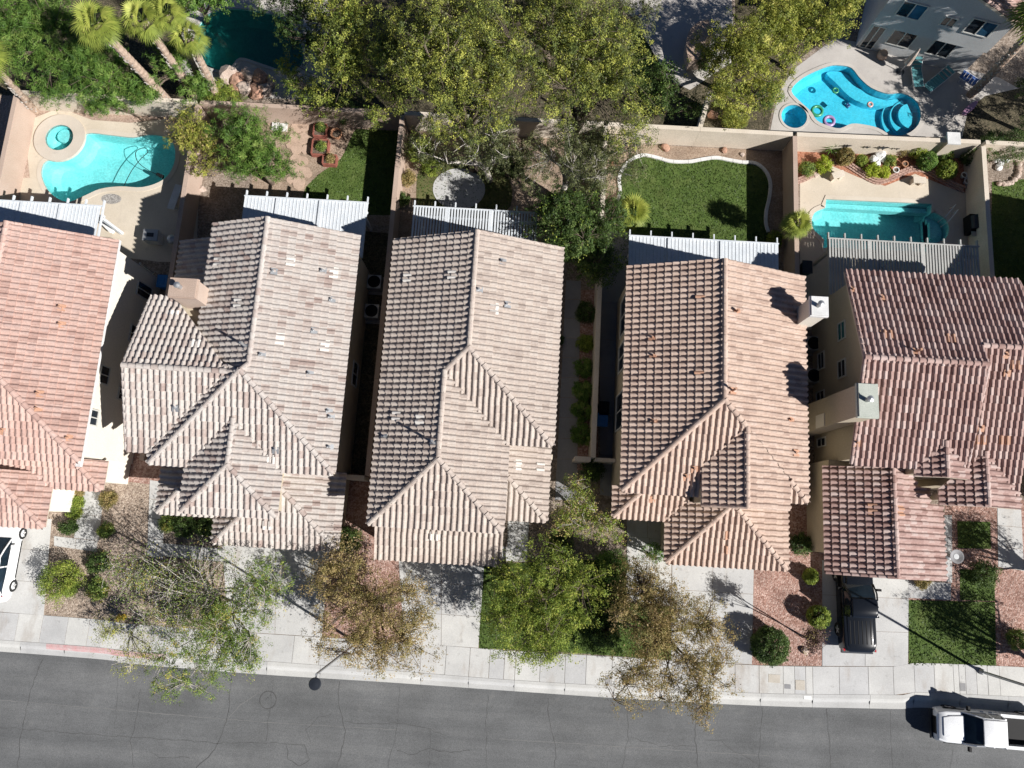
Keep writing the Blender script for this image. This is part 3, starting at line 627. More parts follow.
# ================================================================== houses
TW, TE = 0.295, 0.395                                    # tile width and exposed length
TPROF = [(0.0, 0.0), (0.024, 0.048), (0.07, 0.09), (0.13, 0.09), (0.176, 0.048), (0.20, 0.0), (0.25, -0.014), (0.295, 0.0)]
TLEN, TLIFT = 0.44, 0.066
def tile_faces(u0, v0, du=0.0):
    """faces of one tile as lists of (u, v, n)"""
    fs = []
    for (a, na), (b, nb) in zip(TPROF, TPROF[1:]):
        A0 = (u0+a, v0, na+TLIFT+0.012); B0 = (u0+b, v0, nb+TLIFT+0.012)
        A1 = (u0+a, v0+TLEN, na*0.9+0.010); B1 = (u0+b, v0+TLEN, nb*0.9+0.010)
        fs.append([A0, B0, B1, A1])
        fs.append([(u0+a, v0, na*0.7+0.004), (u0+b, v0, nb*0.7+0.004), B0, A0])
    return fs
def clip_poly(poly, clip):
    """Sutherland-Hodgman of (u,v,n) polygon against ccw convex clip in (u,v)"""
    out = poly
    m = len(clip)
    for i in range(m):
        (ax, ay), (bx, by) = clip[i], clip[(i+1) % m]
        if not out: return out
        inp = out; out = []
        def sd_(p): return (bx-ax)*(p[1]-ay)-(by-ay)*(p[0]-ax)
        for j in range(len(inp)):
            p, q = inp[j], inp[(j+1) % len(inp)]; dp, dq = sd_(p), sd_(q)
            if dp >= 0: out.append(p)
            if (dp > 0) != (dq > 0) and dp != dq:
                t = dp/(dp-dq)
                if 0 < t < 1: out.append(tuple(p[k]+(q[k]-p[k])*t for k in range(3)))
    return out if len(out) > 2 else []
class House:
    def __init__(s, name, label, tile, wallmat, loc, ntile=300):
        s.t = thing(name, label, 'house', loc); s.tm = M[tile]; s.wm = M[wallmat]; s.v = []; s.f = []; s.rn = []; s.whole = []; s.slopes = []; s.ntile = ntile
        s.r = random.Random(name+label); s.deck = MB(); s.capmb = MB(); s.caprn = []
    def axes(s, side, p):
        c = 1/math.sqrt(1+p*p); k = p*c
        return {'S': (Vector((1, 0, 0)), Vector((0, c, k))), 'N': (Vector((-1, 0, 0)), Vector((0, -c, k))), 'W': (Vector((0, -1, 0)), Vector((c, 0, k))), 'E': (Vector((0, 1, 0)), Vector((-c, 0, k)))}[side]
    def slope(s, side, e, ze, poly, p=0.39, pick=0, R=None):
        U, V = s.axes(side, p); N = U.cross(V); c = V.length and 1/math.sqrt(1+p*p)
        O = Vector((0, e, ze)) if side in 'SN' else Vector((e, 0, ze))
        def uv(q):
            d = Vector((q[0], q[1], 0))-Vector((O.x, O.y, 0))
            h = {'S': q[1]-e, 'N': e-q[1], 'W': q[0]-e, 'E': e-q[0]}[side]
            return (d.dot(U), h/c)
        pl = [uv(q) for q in poly]
        ar = sum(pl[i][0]*pl[(i+1) % len(pl)][1]-pl[(i+1) % len(pl)][0]*pl[i][1] for i in range(len(pl)))
        if ar < 0: pl = pl[::-1]
        s.slopes.append((side, e, ze, p, poly))
        # deck under the tiles
        n = len(pl); top = [O+U*a+V*b-N*0.012 for a, b in pl]; bot = [q-Vector((0, 0, 0.17)) for q in top]
        s.deck.add(top+bot, [tuple(range(n)), tuple(range(n, 2*n))[::-1]]+[(i, i+n, (i+1) % n+n, (i+1) % n) for i in range(n)])
        cp = [(a, b-0.07 if b < 0.04 else b) for a, b in pl]
        u0, u1 = min(a for a, b in cp), max(a for a, b in cp); v0, v1 = min(b for a, b in cp), max(b for a, b in cp)
        i0 = int(math.floor((v0+0.07)/TE))-1
        def inside(a, b):
            for i in range(len(cp)):
                (ax, ay), (bx, by) = cp[i], cp[(i+1) % len(cp)]
                if (bx-ax)*(b-ay)-(by-ay)*(a-ax) < -1e-6: return False
            return True
        for i in range(i0, int((v1+0.07)/TE)+1):
            tv = i*TE-0.07
            off = s.r.uniform(-0.012, 0.012)
            for j in range(int(math.floor(u0/TW))-1, int(u1/TW)+2):
                tu = j*TW+off+s.r.uniform(-0.006, 0.006)
                if tu > u1 or tu+TW < u0 or tv+TLEN < v0: continue
                rn = s.r.random()
                if s.r.random() < 0.06: rn = 0.0+0.15*rn
                if inside(tu, tv) and inside(tu+TW, tv) and inside(tu+TW, tv+TLEN) and inside(tu, tv+TLEN):
                    s.whole.append((pick, O+U*tu+V*tv, U, V, N, rn))
                else:
                    for f in tile_faces(tu, tv):
                        g = clip_poly(f, cp)
                        if g: s.emit(g, O, U, V, N, rn)
        return s
    def emit(s, g, O, U, V, N, rn):
        b = len(s.v)
        for a in g:
            q = O+U*a[0]+V*a[1]+N*a[2]; s.v.append((q.x, q.y, q.z))
        s.f.append(tuple(range(b, b+len(g)))); s.rn.append(rn)
    def z(s, x, y, tol=0.08):
        best = None
        for side, e, ze, p, poly in s.slopes:
            n = len(poly); ar = sum(poly[i][0]*poly[(i+1) % n][1]-poly[(i+1) % n][0]*poly[i][1] for i in range(n)); sg = 1 if ar > 0 else -1
            ok = True
            for i in range(n):
                (ax, ay), (bx, by) = poly[i], poly[(i+1) % n]; L = math.hypot(bx-ax, by-ay)
                if L > 1e-6 and sg*((bx-ax)*(y-ay)-(by-ay)*(x-ax))/L < -tol: ok = False; break
            if ok:
                zz = ze+p*{'S': y-e, 'N': e-y, 'W': x-e, 'E': e-x}[side]
                best = zz if best is None else max(best, zz)
        return best
    def on(s, px, py):
        z = 5.8
        for _ in range(8):
            q = P(px, py, z); zz = s.z(q.x, q.y, 0.12)
            if zz is None: break
            z = zz
        return P(px, py, z)
    def normal_at(s, x, y):
        best = None
        for side, e, ze, p, poly in s.slopes:
            zz = ze+p*{'S': y-e, 'N': e-y, 'W': x-e, 'E': e-x}[side]
            U, V = s.axes(side, p)
            n = len(poly); ar = sum(poly[i][0]*poly[(i+1) % n][1]-poly[(i+1) % n][0]*poly[i][1] for i in range(n)); sg = 1 if ar > 0 else -1
            if all(sg*((poly[(i+1) % n][0]-poly[i][0])*(y-poly[i][1])-(poly[(i+1) % n][1]-poly[i][1])*(x-poly[i][0])) > -0.3 for i in range(n)):
                if best is None or zz > best[0]: best = (zz, U, V)
        return best
    def caps(s, pts, r=0.128, lift=0.045):
        """half-round ridge, hip or rake tiles along a 3D line"""
        pts = [Vector(p) for p in pts]
        for a, b in zip(pts, pts[1:]):
            d = b-a; L = d.length; d.normalize(); n = max(1, round(L/0.38)); st = L/n
            side = d.cross(Vector((0, 0, 1))).normalized(); up = side.cross(d).normalized()
            for i in range(n):
                base = len(s.capmb.v); m = 6; rn = s.r.random()
                ra, rb = r*1.12, r*0.95
                for q, rr, hz in ((a+d*(i*st-0.03), ra, lift+0.028), (a+d*((i+1)*st+0.02), rb, lift)):
                    for k in range(m+1):
                        t = math.pi*k/m; s.capmb.v.append(tuple(q+side*math.cos(t)*rr*1.05+up*(math.sin(t)*rr+hz-0.03)))
                fs = [(base+k, base+k+1, base+m+1+k+1, base+m+1+k) for k in range(m)]+[tuple(base+k for k in range(m+1)), tuple(base+m+1+k for k in range(m+1))[::-1]]
                s.capmb.f += fs; s.caprn += [rn]*len(fs)
    def ridge(s, *pts, r=0.128, dz=0.0):
        s.caps([(x, y, (s.z(x, y, 0.15) if zz is None else zz)+dz) for x, y, zz in [(*p, None) if len(p) == 2 else p for p in pts]], r)
    def walls(s, name, x0, x1, y0, y1, z1, gable=None, zr=None, z0=-0.02):
        mb = MB().box(x0, x1, y0, y1, z0, z1)
        o = mb.build(name, s.wm, s.t)
        if gable:
            for gb in gable:
                g = MB()
                if gb in 'WE':
                    xx = x0 if gb == 'W' else x1-0.2; ym = (y0+y1)/2
                    v = [(xx, y0, z1+.001), (xx, y1, z1+.001), (xx, ym, zr), (xx+0.2, y0, z1+.001), (xx+0.2, y1, z1+.001), (xx+0.2, ym, zr)]
                else:
                    yy = y0 if gb == 'S' else y1-0.2; xm = (x0+x1)/2
                    v = [(x0, yy, z1+.001), (x1, yy, z1+.001), (xm, yy, zr), (x0, yy+0.2, z1+.001), (x1, yy+0.2, z1+.001), (xm, yy+0.2, zr)]
                g.add(v, [(0, 1, 2), (5, 4, 3), (0, 3, 4, 1), (1, 4, 5, 2), (2, 5, 3, 0)]).build('gable', s.wm, s.t)
        return o
    def finish(s):
        s.whole.sort(key=lambda q: (-q[0], s.r.random() if q[0] == 0 else 0))
        single = [q for q in s.whole if q[0] > 0][:s.ntile]; rest = s.whole[len(single):]
        for _, O, U, V, N, rn in rest:
            for f in tile_faces(0, 0): s.emit(f, O, U, V, N, rn)
        me = bpy.data.meshes.new('roof_tiles'); me.from_pydata(s.v, [], s.f)
        a = me.attributes.new('rnd', 'FLOAT', 'FACE'); a.data.foreach_set('value', s.rn); me.materials.append(s.tm)
        me.polygons.foreach_set('use_smooth', [False]*len(me.polygons))
        o = bpy.data.objects.new('roof_tiles', me); C.objects.link(o); put(o, s.t); stuff(o)
        tm = MB()
        for f in tile_faces(0, 0): tm.add(f, [tuple(range(4))])
        tme = bpy.data.meshes.new('roof_tile'); tme.from_pydata(tm.v, [], tm.f); tme.materials.append(s.tm)
        for _, O, U, V, N, rn in single:
            m4 = Matrix((( U.x, V.x, N.x, O.x), (U.y, V.y, N.y, O.y), (U.z, V.z, N.z, O.z), (0, 0, 0, 1)))
            inst('roof_tile', tme, m4, s.t)
        s.deck.build('roof_deck', M['fascia'], s.t)
        me = bpy.data.meshes.new('ridge_tiles'); me.from_pydata(s.capmb.v, [], s.capmb.f)
        a = me.attributes.new('rnd', 'FLOAT', 'FACE'); a.data.foreach_set('value', s.caprn); me.materials.append(s.tm)
        o = bpy.data.objects.new('ridge_tiles', me); C.objects.link(o); put(o, s.t); stuff(o)
    def vent(s, px, py, mat='vent_tile', two=True):
        """low tile vent: two capped tiles side by side"""
        q = s.on(px, py); na = s.normal_at(q.x, q.y)
        if na is None: print('OFF ROOF', px, py); return
        z, U, V = na; N = U.cross(V); mb = MB()
        for iu in ((-1, 0) if two else (-0.5,)):
            for iv in (-.5,):
                for f in tile_faces(iu*TW, iv*TE): mb.add([q+U*a_+V*b_+N*(c_+0.02) for a_, b_, c_ in f], [(0, 1, 2, 3)])
        mb.build('roof_vent', M[mat], s.t)
    def pipe(s, px, py, h=0.45, mat='vent_terra', r=0.05):
        q = s.on(px, py)
        if s.normal_at(q.x, q.y) is None: print('OFF ROOF', px, py); return
        mb = MB().tube([q-Vector((0, 0, 0.1)), q+Vector((0, 0, h))], r, 8); o = mb.build('vent_pipe', M['metal'] if mat == 'metal' else M[mat], s.t)
        z, U, V = s.normal_at(q.x, q.y); N = U.cross(V)
        MB().obox(q+N*0.075, U*0.16, V*0.17, N*0.035).build('flashing', M[mat], o)
    def window(s, side, plane, a0, a1, z0, z1, mull=1, glass='glass', horiz=False, name='window'):
        """window on an axis-aligned wall: frame, panes; a is the coordinate along the wall"""
        sg = 1 if side in 'EN' else -1
        def bx(mb, b0, b1, c0, c1, d0, d1):
            lo, hi = sorted((plane+sg*d0, plane+sg*d1))
            if side in 'EW': mb.box(lo, hi, b0, b1, c0, c1)
            else: mb.box(b0, b1, lo, hi, c0, c1)
        fw = 0.07; mb = MB()
        bx(mb, a0, a1, z0, z0+fw, 0.0, 0.06); bx(mb, a0, a1, z1-fw, z1, 0.0, 0.06); bx(mb, a0, a0+fw, z0+fw, z1-fw, 0.0, 0.06); bx(mb, a1-fw, a1, z0+fw, z1-fw, 0.0, 0.06)
        for i in range(1, mull+1):
            if horiz: q = z0+(z1-z0)*i/(mull+1); bx(mb, a0+fw, a1-fw, q-0.025, q+0.025, 0.0, 0.05)
            else: q = a0+(a1-a0)*i/(mull+1); bx(mb, q-0.025, q+0.025, z0+fw, z1-fw, 0.0, 0.05)
        o = mb.build(name, M['frame'], s.t)
        n = mull+1
        for i in range(n):
            g = MB()
            if horiz:
                b0 = z0+fw*0.5+(z1-z0-fw)*i/n; bx(g, a0+fw*.6, a1-fw*.6, b0, b0+(z1-z0-fw)/n, 0.004, 0.022)
            else:
                b0 = a0+fw*0.5+(a1-a0-fw)*i/n; bx(g, b0, b0+(a1-a0-fw)/n, z0+fw*.6, z1-fw*.6, 0.004, 0.022)
            g.build('pane', M[glass], o)
        return o
    def win_px(s, side, plane, p_a, p_b, **k):
        """window on an X = const wall from two opposite photo corners"""
        a = PX(*p_a, plane); b = PX(*p_b, plane)
        return s.window(side, plane, min(a.y, b.y), max(a.y, b.y), min(a.z, b.z), max(a.z, b.z), **k)

def chimney(h, x0, x1, y0, y1, ztop, zbase=0.0, capout=0.06, mat=None, capmat='fascia'):
    mb = MB().box(x0, x1, y0, y1, zbase, ztop-0.28); o = mb.build('chimney', mat or h.wm, h.t)
    MB().box(x0-capout, x1+capout, y0-capout, y1+capout, ztop-0.28, ztop-0.10).box(x0-capout*0.4, x1+capout*0.4, y0-capout*0.4, y1+capout*0.4, ztop-0.10, ztop).build('chimney_cap', M[capmat], o)
    cx, cy = (x0+x1)/2-0.1, (y0+y1)/2
    MB().tube([(cx, cy, ztop), (cx, cy, ztop+0.35)], 0.11, 10).lathe([(0.16, 0), (0.16, 0.03), (0.02, 0.09)], 10, (cx, cy, ztop+0.36)).build('flue_pipe', M['metal'], o)
    return o

# ---- house with rose tiles, cut by the left edge
h = House('house', 'two-storey cream house with rose pink tiled roof at the left edge', 'tile_h1', 'stucco_cream', (-26, 7, 0))
h.slope('E', -21.42, 5.5, [(-21.42, 1.75), (-21.42, 13.3), (-26, 13.3), (-26, 6.33)], pick=2)
h.slope('W', -30.6, 5.5, [(-30.6, 1.75), (-30.6, 13.3), (-26, 13.3), (-26, 6.33)])
h.slope('S', 1.75, 5.5, [(-30.6, 1.75), (-21.42, 1.75), (-26, 6.33)])
h.slope('S', 0.46, 3.1, [(-30.6, 0.46), (-21.42, 0.46), (-22.95, 1.99), (-30.6, 1.99)])
h.slope('E', -21.42, 3.1, [(-21.42, 0.46), (-21.42, 1.99), (-22.95, 1.99)])
h.slope('E', -24.1, 3.1, [(-24.1, -1.6), (-24.1, 1.2), (-26.9, 1.2)])
h.slope('S', -1.6, 3.1, [(-30.6, -1.6), (-24.1, -1.6), (-26.9, 1.2), (-30.6, 1.2)])
h.ridge((-26, 13.25), (-26, 6.33)); h.ridge((-26, 6.33), (-21.45, 1.78)); h.ridge((-26, 6.33), (-30.6, 1.75))
h.ridge((-22.95, 1.99, 3.70), (-21.45, 0.49)); h.ridge((-26.9, 1.2), (-24.12, -1.58)); h.ridge((-26, 13.25), (-21.45, 13.25), r=0.07)
h.walls('wall', -30.3, -21.72, 2.05, 13.0, 5.42, 'N', 7.0); h.walls('garage_wall', -30.3, -24.4, -0.8, 2.05, 3.0); h.walls('porch_wall', -24.4, -21.8, 0.9, 2.05, 2.95)
MB().box(-21.60, -21.36, 1.5, 13.35, 5.28, 5.48).build('fascia_board', M['white_dirty'], h.t)
for a, b in (((138, 279), (150, 303)), ((139, 264), (153, 272)), ((131, 323), (139, 346)), ((101, 364), (107, 386)), ((119, 386), (126, 402)), ((86, 407), (96, 427))): h.win_px('E', -21.72, a, b)
for px, py in ((62, 308), (62, 325), (40, 394), (4, 431)): h.pipe(px, py, 0.3)
h.pipe(39, 409, 0.3, 'vent_terra'); h.pipe(69, 438, 0.25)
h.finish()

# ---- house with ash cream tiles
h = House('house', 'two-storey tan house with ash cream roof tiles, side wing and square chimney', 'tile_h2', 'stucco_tan', (-13.4, 7, 0))
h.slope('W', -17.35, 5.5, [(-16.4, 6.0), (-16.4, 14.35), (-13.1, 14.35), (-13.1, 6.8), (-13.8, 6.0)], pick=2)
h.slope('W', -18.0, 5.5, [(-18.0, 1.88), (-18.0, 3.0), (-14.2, 6.8), (-13.43, 6.46)])
h.slope('E', -8.85, 5.5, [(-8.85, 1.88), (-8.85, 14.3), (-13.1, 14.3), (-13.1, 6.13)])
h.slope('E', -8.85, 5.5, [(-13.1, 6.8), (-13.43, 6.46), (-13.1, 6.13)])
h.slope('S', 1.88, 5.5, [(-18.0, 1.88), (-8.85, 1.88), (-13.43, 6.46)])
h.slope('S', 2.45, 5.5, [(-19.2, 2.45), (-18.0, 2.45), (-14.05, 6.4), (-19.2, 6.4)])
h.slope('N', 10.34, 5.5, [(-19.2, 10.34), (-19.2, 6.4), (-14.05, 6.4), (-17.99, 10.34)], pick=1)
h.slope('W', -16.1, 5.5, [(-16.1, -0.35), (-16.1, 1.95), (-13.78, 4.25), (-13.78, 1.97)])
h.slope('E', -11.45, 5.5, [(-11.45, -0.35), (-11.45, 1.95), (-13.78, 4.25), (-13.78, 1.98)])
h.slope('S', -0.35, 5.5, [(-16.1, -0.35), (-11.45, -0.35), (-13.78, 1.98)])
h.slope('W', -15.3, 3.1, [(-15.3, -1.85), (-15.3, 1.37), (-12.08, 1.37)])
h.slope('E', -8.87, 3.1, [(-8.87, -1.85), (-8.87, 2.1), (-12.08, 2.1), (-12.08, 1.37)])
h.slope('S', -1.85, 3.1, [(-15.3, -1.85), (-8.87, -1.85), (-12.08, 1.37)])
h.slope('W', -18.4, 3.1, [(-18.4, -0.5), (-18.4, 2.1), (-15.9, 2.1), (-15.9, 2.0)])
h.slope('S', -0.5, 3.1, [(-18.4, -0.5), (-15.0, -0.5), (-15.0, 2.0), (-15.9, 2.0)])
h.slope('W', -19.3, 3.0, [(-19.3, 11.0), (-19.3, 14.4), (-16.9, 14.4), (-16.9, 11.0)])
h.ridge((-13.1, 14.3), (-13.1, 6.8), (-13.43, 6.46)); h.ridge((-13.43, 6.46), (-17.98, 1.9)); h.ridge((-13.43, 6.46), (-8.9, 1.92))
h.ridge((-19.2, 6.4), (-14.05, 6.4)); h.ridge((-13.78, 4.2), (-13.78, 1.98)); h.ridge((-13.78, 1.98), (-16.08, -0.33)); h.ridge((-13.78, 1.98), (-11.47, -0.33))
h.ridge((-12.08, 1.37, 4.354), (-15.28, -1.83)); h.ridge((-12.08, 1.37, 4.354), (-8.9, -1.82)); h.ridge((-15.9, 2.0, 4.075), (-18.38, -0.48))
h.ridge((-19.2, 6.4), (-19.2, 2.47), r=0.08); h.ridge((-19.2, 6.4), (-19.2, 10.3), r=0.08); h.ridge((-13.1, 14.27), (-8.9, 14.27), r=0.07)
h.walls('wall', -16.2, -9.3, 2.15, 14.1, 5.42, 'N', 6.9); h.walls('wing_wall', -18.95, -13, 2.75, 10.1, 5.44, 'W', 6.95)
h.walls('front_wall', -15.8, -11.7, -0.05, 2.3, 5.40); h.walls('garage_wall', -15.0, -9.3, -1.4, 2.2, 2.98); h.walls('porch_wall', -18.0, -15.0, 1.2, 2.6, 2.96); h.walls('rear_wall', -18.9, -16.4, 11.2, 14.0, 2.95)
chimney(h, -17.27, -16.0, 9.85, 10.75, 7.6, 0.0, 0.05, M['stucco_pink'], 'wall_pink')
for (y0, y1, z0, z1) in ((9.4, 10.6, 3.4, 4.6), (5.4, 6.2, 3.5, 4.6), (7.0, 8.4, 0.9, 2.1)): h.window('E', -9.3, y0, y1, z0, z1)
h.window('N', 14.1, -15.6, -13.8, 3.5, 4.7); h.window('N', 14.1, -12.2, -10.4, 3.5, 4.7); h.window('W', -18.95, 4.2, 5.4, 3.4, 4.6)
for px, py in ((291, 261), (334, 273), (280, 339), (325, 346), (173.5, 315), (195, 344.5), (219, 263), (239, 304), (272, 459)): h.vent(px, py)
h.vent(268, 525)
for px, py, m in ((274, 272, 'metal'), (262, 355, 'metal'), (332, 300, 'metal'), (329, 411, 'metal'), (331, 417, 'metal'), (310, 374, 'metal'), (176, 408, 'metal'), (323, 271, 'metal'), (276, 450, 'metal'), (330, 447, 'metal'), (314, 331, 'metal')): h.pipe(px, py, 0.28, 'metal', 0.05)
h.pipe(247, 347, 0.9, 'metal', 0.06)
h.finish()

# ---- house with sand tiles
h = House('house', 'two-storey house with long sand coloured tiled roof at the centre', 'tile_h3', 'stucco_beige', (-2.6, 7, 0))
h.slope('W', -6.93, 5.5, [(-6.93, 3.9), (-6.93, 14.25), (-2.58, 14.25), (-2.58, 8.25)], pick=2)
h.slope('W', -6.93, 5.5, [(-6.93, -0.4), (-6.93, 3.9), (-3.7, 7.13), (-3.7, 2.83)], pick=1)
h.slope('E', 1.78, 5.5, [(1.78, 3.9), (1.78, 14.25), (-2.58, 14.25), (-2.58, 8.26)])
h.slope('S', 3.9, 5.5, [(-3.75, 3.9), (1.78, 3.9), (-2.58, 8.25), (-3.75, 7.08)])
h.slope('E', -0.45, 5.5, [(-0.45, -0.4), (-0.45, 3.9), (-3.7, 7.13), (-3.7, 2.84)])
h.slope('S', -0.4, 5.5, [(-6.93, -0.4), (-0.45, -0.4), (-3.69, 2.84)])
h.slope('S', -2.1, 3.0, [(-6.95, -2.1), (-0.42, -2.1), (-0.42, -0.2), (-6.95, -0.2)])
h.slope('E', 1.75, 3.1, [(1.75, 0.25), (1.75, 4.05), (-0.6, 4.05), (-0.6, 2.6)])
h.slope('S', 0.25, 3.1, [(-0.6, 0.25), (1.75, 0.25), (-0.6, 2.6)])
h.ridge((-2.58, 14.2), (-2.58, 8.25)); h.ridge((-2.58, 8.25), (-3.7, 7.1)); h.ridge((-3.7, 7.1), (-3.69, 2.84)); h.ridge((-3.69, 2.84), (-6.93, -0.4)); h.ridge((-3.69, 2.84), (-0.47, -0.38))
h.ridge((-2.58, 8.25), (1.75, 3.93)); h.ridge((-0.6, 2.6, 4.02), (1.72, 0.28)); h.ridge((-2.58, 14.22), (1.75, 14.22), r=0.07)
h.walls('wall', -6.55, 1.4, 4.2, 14.0, 5.42, 'N', 7.0); h.walls('front_wall', -6.55, -0.75, -0.1, 5.0, 5.40); h.walls('garage_wall', -6.6, -0.75, -1.7, 0.0, 2.92); h.walls('porch_wall', -0.75, 1.4, 1.2, 4.3, 2.95)
MB().box(-0.74, -0.66, 0.4, 2.5, 3.4, 4.1).build('flashing', M['white_dirty'], h.t)
for y0, y1, z0, z1 in ((6, 7.2, 3.4, 4.6), (10, 11.2, 3.4, 4.6)): h.window('W', -6.55, y0, y1, z0, z1); h.window('E', 1.4, y0, y1, z0, z1)
h.window('N', 14.0, -5.6, -3.8, 3.5, 4.7); h.window('N', 14.0, -1.2, 0.6, 3.5, 4.7)
for px, py in ((408, 279), (452.5, 276), (494, 309), (397, 417), (420.5, 420), (540, 466), (517, 465), (435, 535.5)): h.vent(px, py)
for px, py in ((502.5, 262), (479, 290), (507, 305), (491, 236), (385, 437)): h.pipe(px, py, 0.28, 'metal', 0.05)
h.pipe(434, 443, 0.95, 'metal', 0.06)
h.finish()

# ---- house with peach tiles
h = House('house', 'two-storey tan house with peach roof tiles and entry roof, right of centre', 'tile_h4', 'stucco_tan', (9.7, 7, 0))
h.slope('W', 5.25, 5.5, [(5.25, 1.92), (5.25, 13.45), (9.73, 13.45), (9.73, 6.4)], pick=2)
h.slope('E', 14.27, 5.5, [(14.27, 1.88), (14.27, 13.45), (9.73, 13.45), (9.73, 6.42)])
h.slope('E', 14.27, 5.5, [(10.95, 5.2), (10.95, 1.4), (13.3, 1.4), (13.3, 2.85)])
h.slope('S', 1.88, 5.5, [(13.3, 1.88), (14.27, 1.88), (13.3, 2.85)])
h.slope('S', 1.92, 5.5, [(5.25, 1.92), (9.0, 1.92), (9.0, 5.67)])
h.slope('S', 1.92, 5.5, [(9.0, 3.29), (10.95, 5.22), (9.73, 6.4), (9.0, 5.67)])
h.slope('W', 7.63, 5.5, [(9.0, 1.4), (9.0, 3.29), (10.95, 5.22), (10.95, 1.4)])
h.slope('S', -1.45, 3.1, [(7.95, -1.45), (14.15, -1.45), (11.05, 1.65)])
h.slope('W', 7.95, 3.1, [(7.95, -1.45), (7.95, 1.65), (11.05, 1.65)])
h.slope('E', 14.15, 3.1, [(14.15, -1.45), (14.15, 1.65), (11.05, 1.65)])
h.slope('S', 0.68, 3.1, [(5.2, 0.68), (9.0, 0.68), (9.0, 1.98), (6.5, 1.98)])
h.slope('W', 5.2, 3.1, [(5.2, 0.68), (5.2, 2.3), (6.5, 2.3), (6.5, 1.98)])
h.ridge((9.73, 13.4), (9.73, 6.4)); h.ridge((9.73, 6.4), (5.27, 1.94)); h.ridge((9.73, 6.4), (10.95, 5.2)); h.ridge((10.95, 5.2), (10.95, 1.42)); h.ridge((13.3, 2.85), (14.25, 1.9))
h.ridge((11.05, 1.65, 4.31), (7.97, -1.43)); h.ridge((11.05, 1.65, 4.31), (14.13, -1.43)); h.ridge((6.5, 1.98, 3.607), (5.22, 0.70)); h.ridge((10.95, 1.42), (9.02, 1.42), r=0.08)
h.walls('wall', 5.46, 13.95, 2.2, 13.2, 5.42, 'N', 7.05); h.walls('front_wall', 9.2, 13.1, 1.6, 2.4, 5.45); h.walls('garage_wall', 8.3, 13.8, -1.05, 2.2, 2.98); h.walls('porch_wall', 8.0, 8.4, 1.0, 2.2, 2.9)
MB().box(5.5, 5.8, 0.95, 1.25, 0, 2.98).build('porch_post', M['stucco_tan'], h.t)
chimney(h, 13.85, 14.62, 10.75, 11.65, 7.6, 0.0, 0.06, M['stucco_cream'], 'white_dirty')
for a, b in (((621.5, 303), (626, 330)), ((619.5, 348), (624, 368)), ((617, 397), (622.5, 427))): h.win_px('W', 5.46, a, b)
h.window('N', 13.2, 6.4, 8.2, 3.5, 4.7); h.window('N', 13.2, 10.6, 12.4, 3.5, 4.7); h.window('E', 13.95, 4.0, 5.2, 3.4, 4.6)
for px, py in ((700, 298), (699, 374), (726, 535), (727, 549)): h.vent(px, py, 'vent_terra', False)
for px, py in ((652, 338), (653, 356), (654, 422), (686, 477), (694, 469), (790, 420), (795, 453)): h.pipe(px, py, 0.26, 'vent_terra', 0.05)
h.pipe(736, 312, 0.45, 'vent_terra', 0.06); h.pipe(732, 391, 0.7, 'vent_terra', 0.06); h.pipe(652, 499, 0.05)
h.finish()

# ---- house with rosewood tiles, ridge running across
h = House('house', 'two-storey tan house with dark rosewood roof tiles and gabled garage, far right', 'tile_h5', 'stucco_tan', (20.5, 7, 0))
pp = 0.35
h.slope('N', 13.85, 5.5, [(16.45, 13.85), (22.4, 13.85), (22.4, 8.875), (16.45, 8.875)], pp, 1)
h.slope('S', 3.9, 5.5, [(16.45, 3.9), (22.1, 3.9), (22.4, 8.875), (16.45, 8.875)], pp)
h.slope('N', 13.85, 5.5, [(22.4, 13.85), (25.4, 13.85), (25.4, 9.9), (22.4, 9.9)], pp)
h.slope('S', 2.85, 4.41, [(22.1, 2.85), (25.3, 2.85), (25.4, 9.9), (22.1, 9.9)], pp)
h.slope('W', 19.6, 5.5, [(19.6, 3.45), (19.6, 3.95), (20.88, 5.25), (20.88, 3.45)], pp)
h.slope('E', 22.16, 5.5, [(22.16, 3.45), (22.16, 3.95), (20.88, 5.25), (20.88, 3.45)], pp)
h.slope('W', 21.35, 4.46, [(21.35, 2.2), (21.35, 3.0), (23.3, 4.95), (23.3, 2.2)], pp)
h.slope('E', 25.25, 4.46, [(25.25, 2.2), (25.25, 3.0), (23.3, 4.95), (23.3, 2.2)], pp)
h.slope('W', 16.13, 3.1, [(16.13, -1.48), (16.13, 3.96), (19.14, 3.96), (19.14, -1.48)], 0.39, 2)
h.slope('E', 22.15, 3.1, [(22.15, -1.48), (22.15, 2.3), (19.14, 2.3), (19.14, -1.48)])
h.slope('E', 22.15, 3.1, [(21.4, 2.3), (21.4, 3.1), (19.14, 3.1), (19.14, 2.3)])
h.slope('E', 22.15, 3.1, [(20.7, 3.1), (20.3, 3.9), (19.14, 3.9), (19.14, 3.1)])
h.ridge((16.47, 8.875), (22.4, 8.875)); h.ridge((22.4, 9.9), (25.4, 9.9)); h.ridge((20.88, 5.2), (20.88, 3.47)); h.ridge((23.3, 4.9), (23.3, 2.22)); h.ridge((19.14, 3.9, 4.27), (19.14, -1.46, 4.27))
h.ridge((16.47, 8.875), (16.47, 13.8), r=0.09); h.ridge((16.47, 8.875), (16.47, 3.92), r=0.09); h.ridge((25.38, 9.9), (25.38, 13.8), r=0.09); h.ridge((22.42, 8.85, 7.2), (22.12, 3.95, 5.5), r=0.08)
h.ridge((16.15, -1.46), (19.14, -1.46), r=0.08); h.ridge((22.13, -1.46), (19.14, -1.46), r=0.08)
h.walls('wall', 16.95, 22.0, 4.25, 13.5, 5.40, 'W', 7.02); h.walls('side_wing_wall', 22.0, 24.9, 5.2, 13.5, 5.0); h.walls('front_wing_wall', 22.1, 24.9, 3.3, 5.2, 4.3)
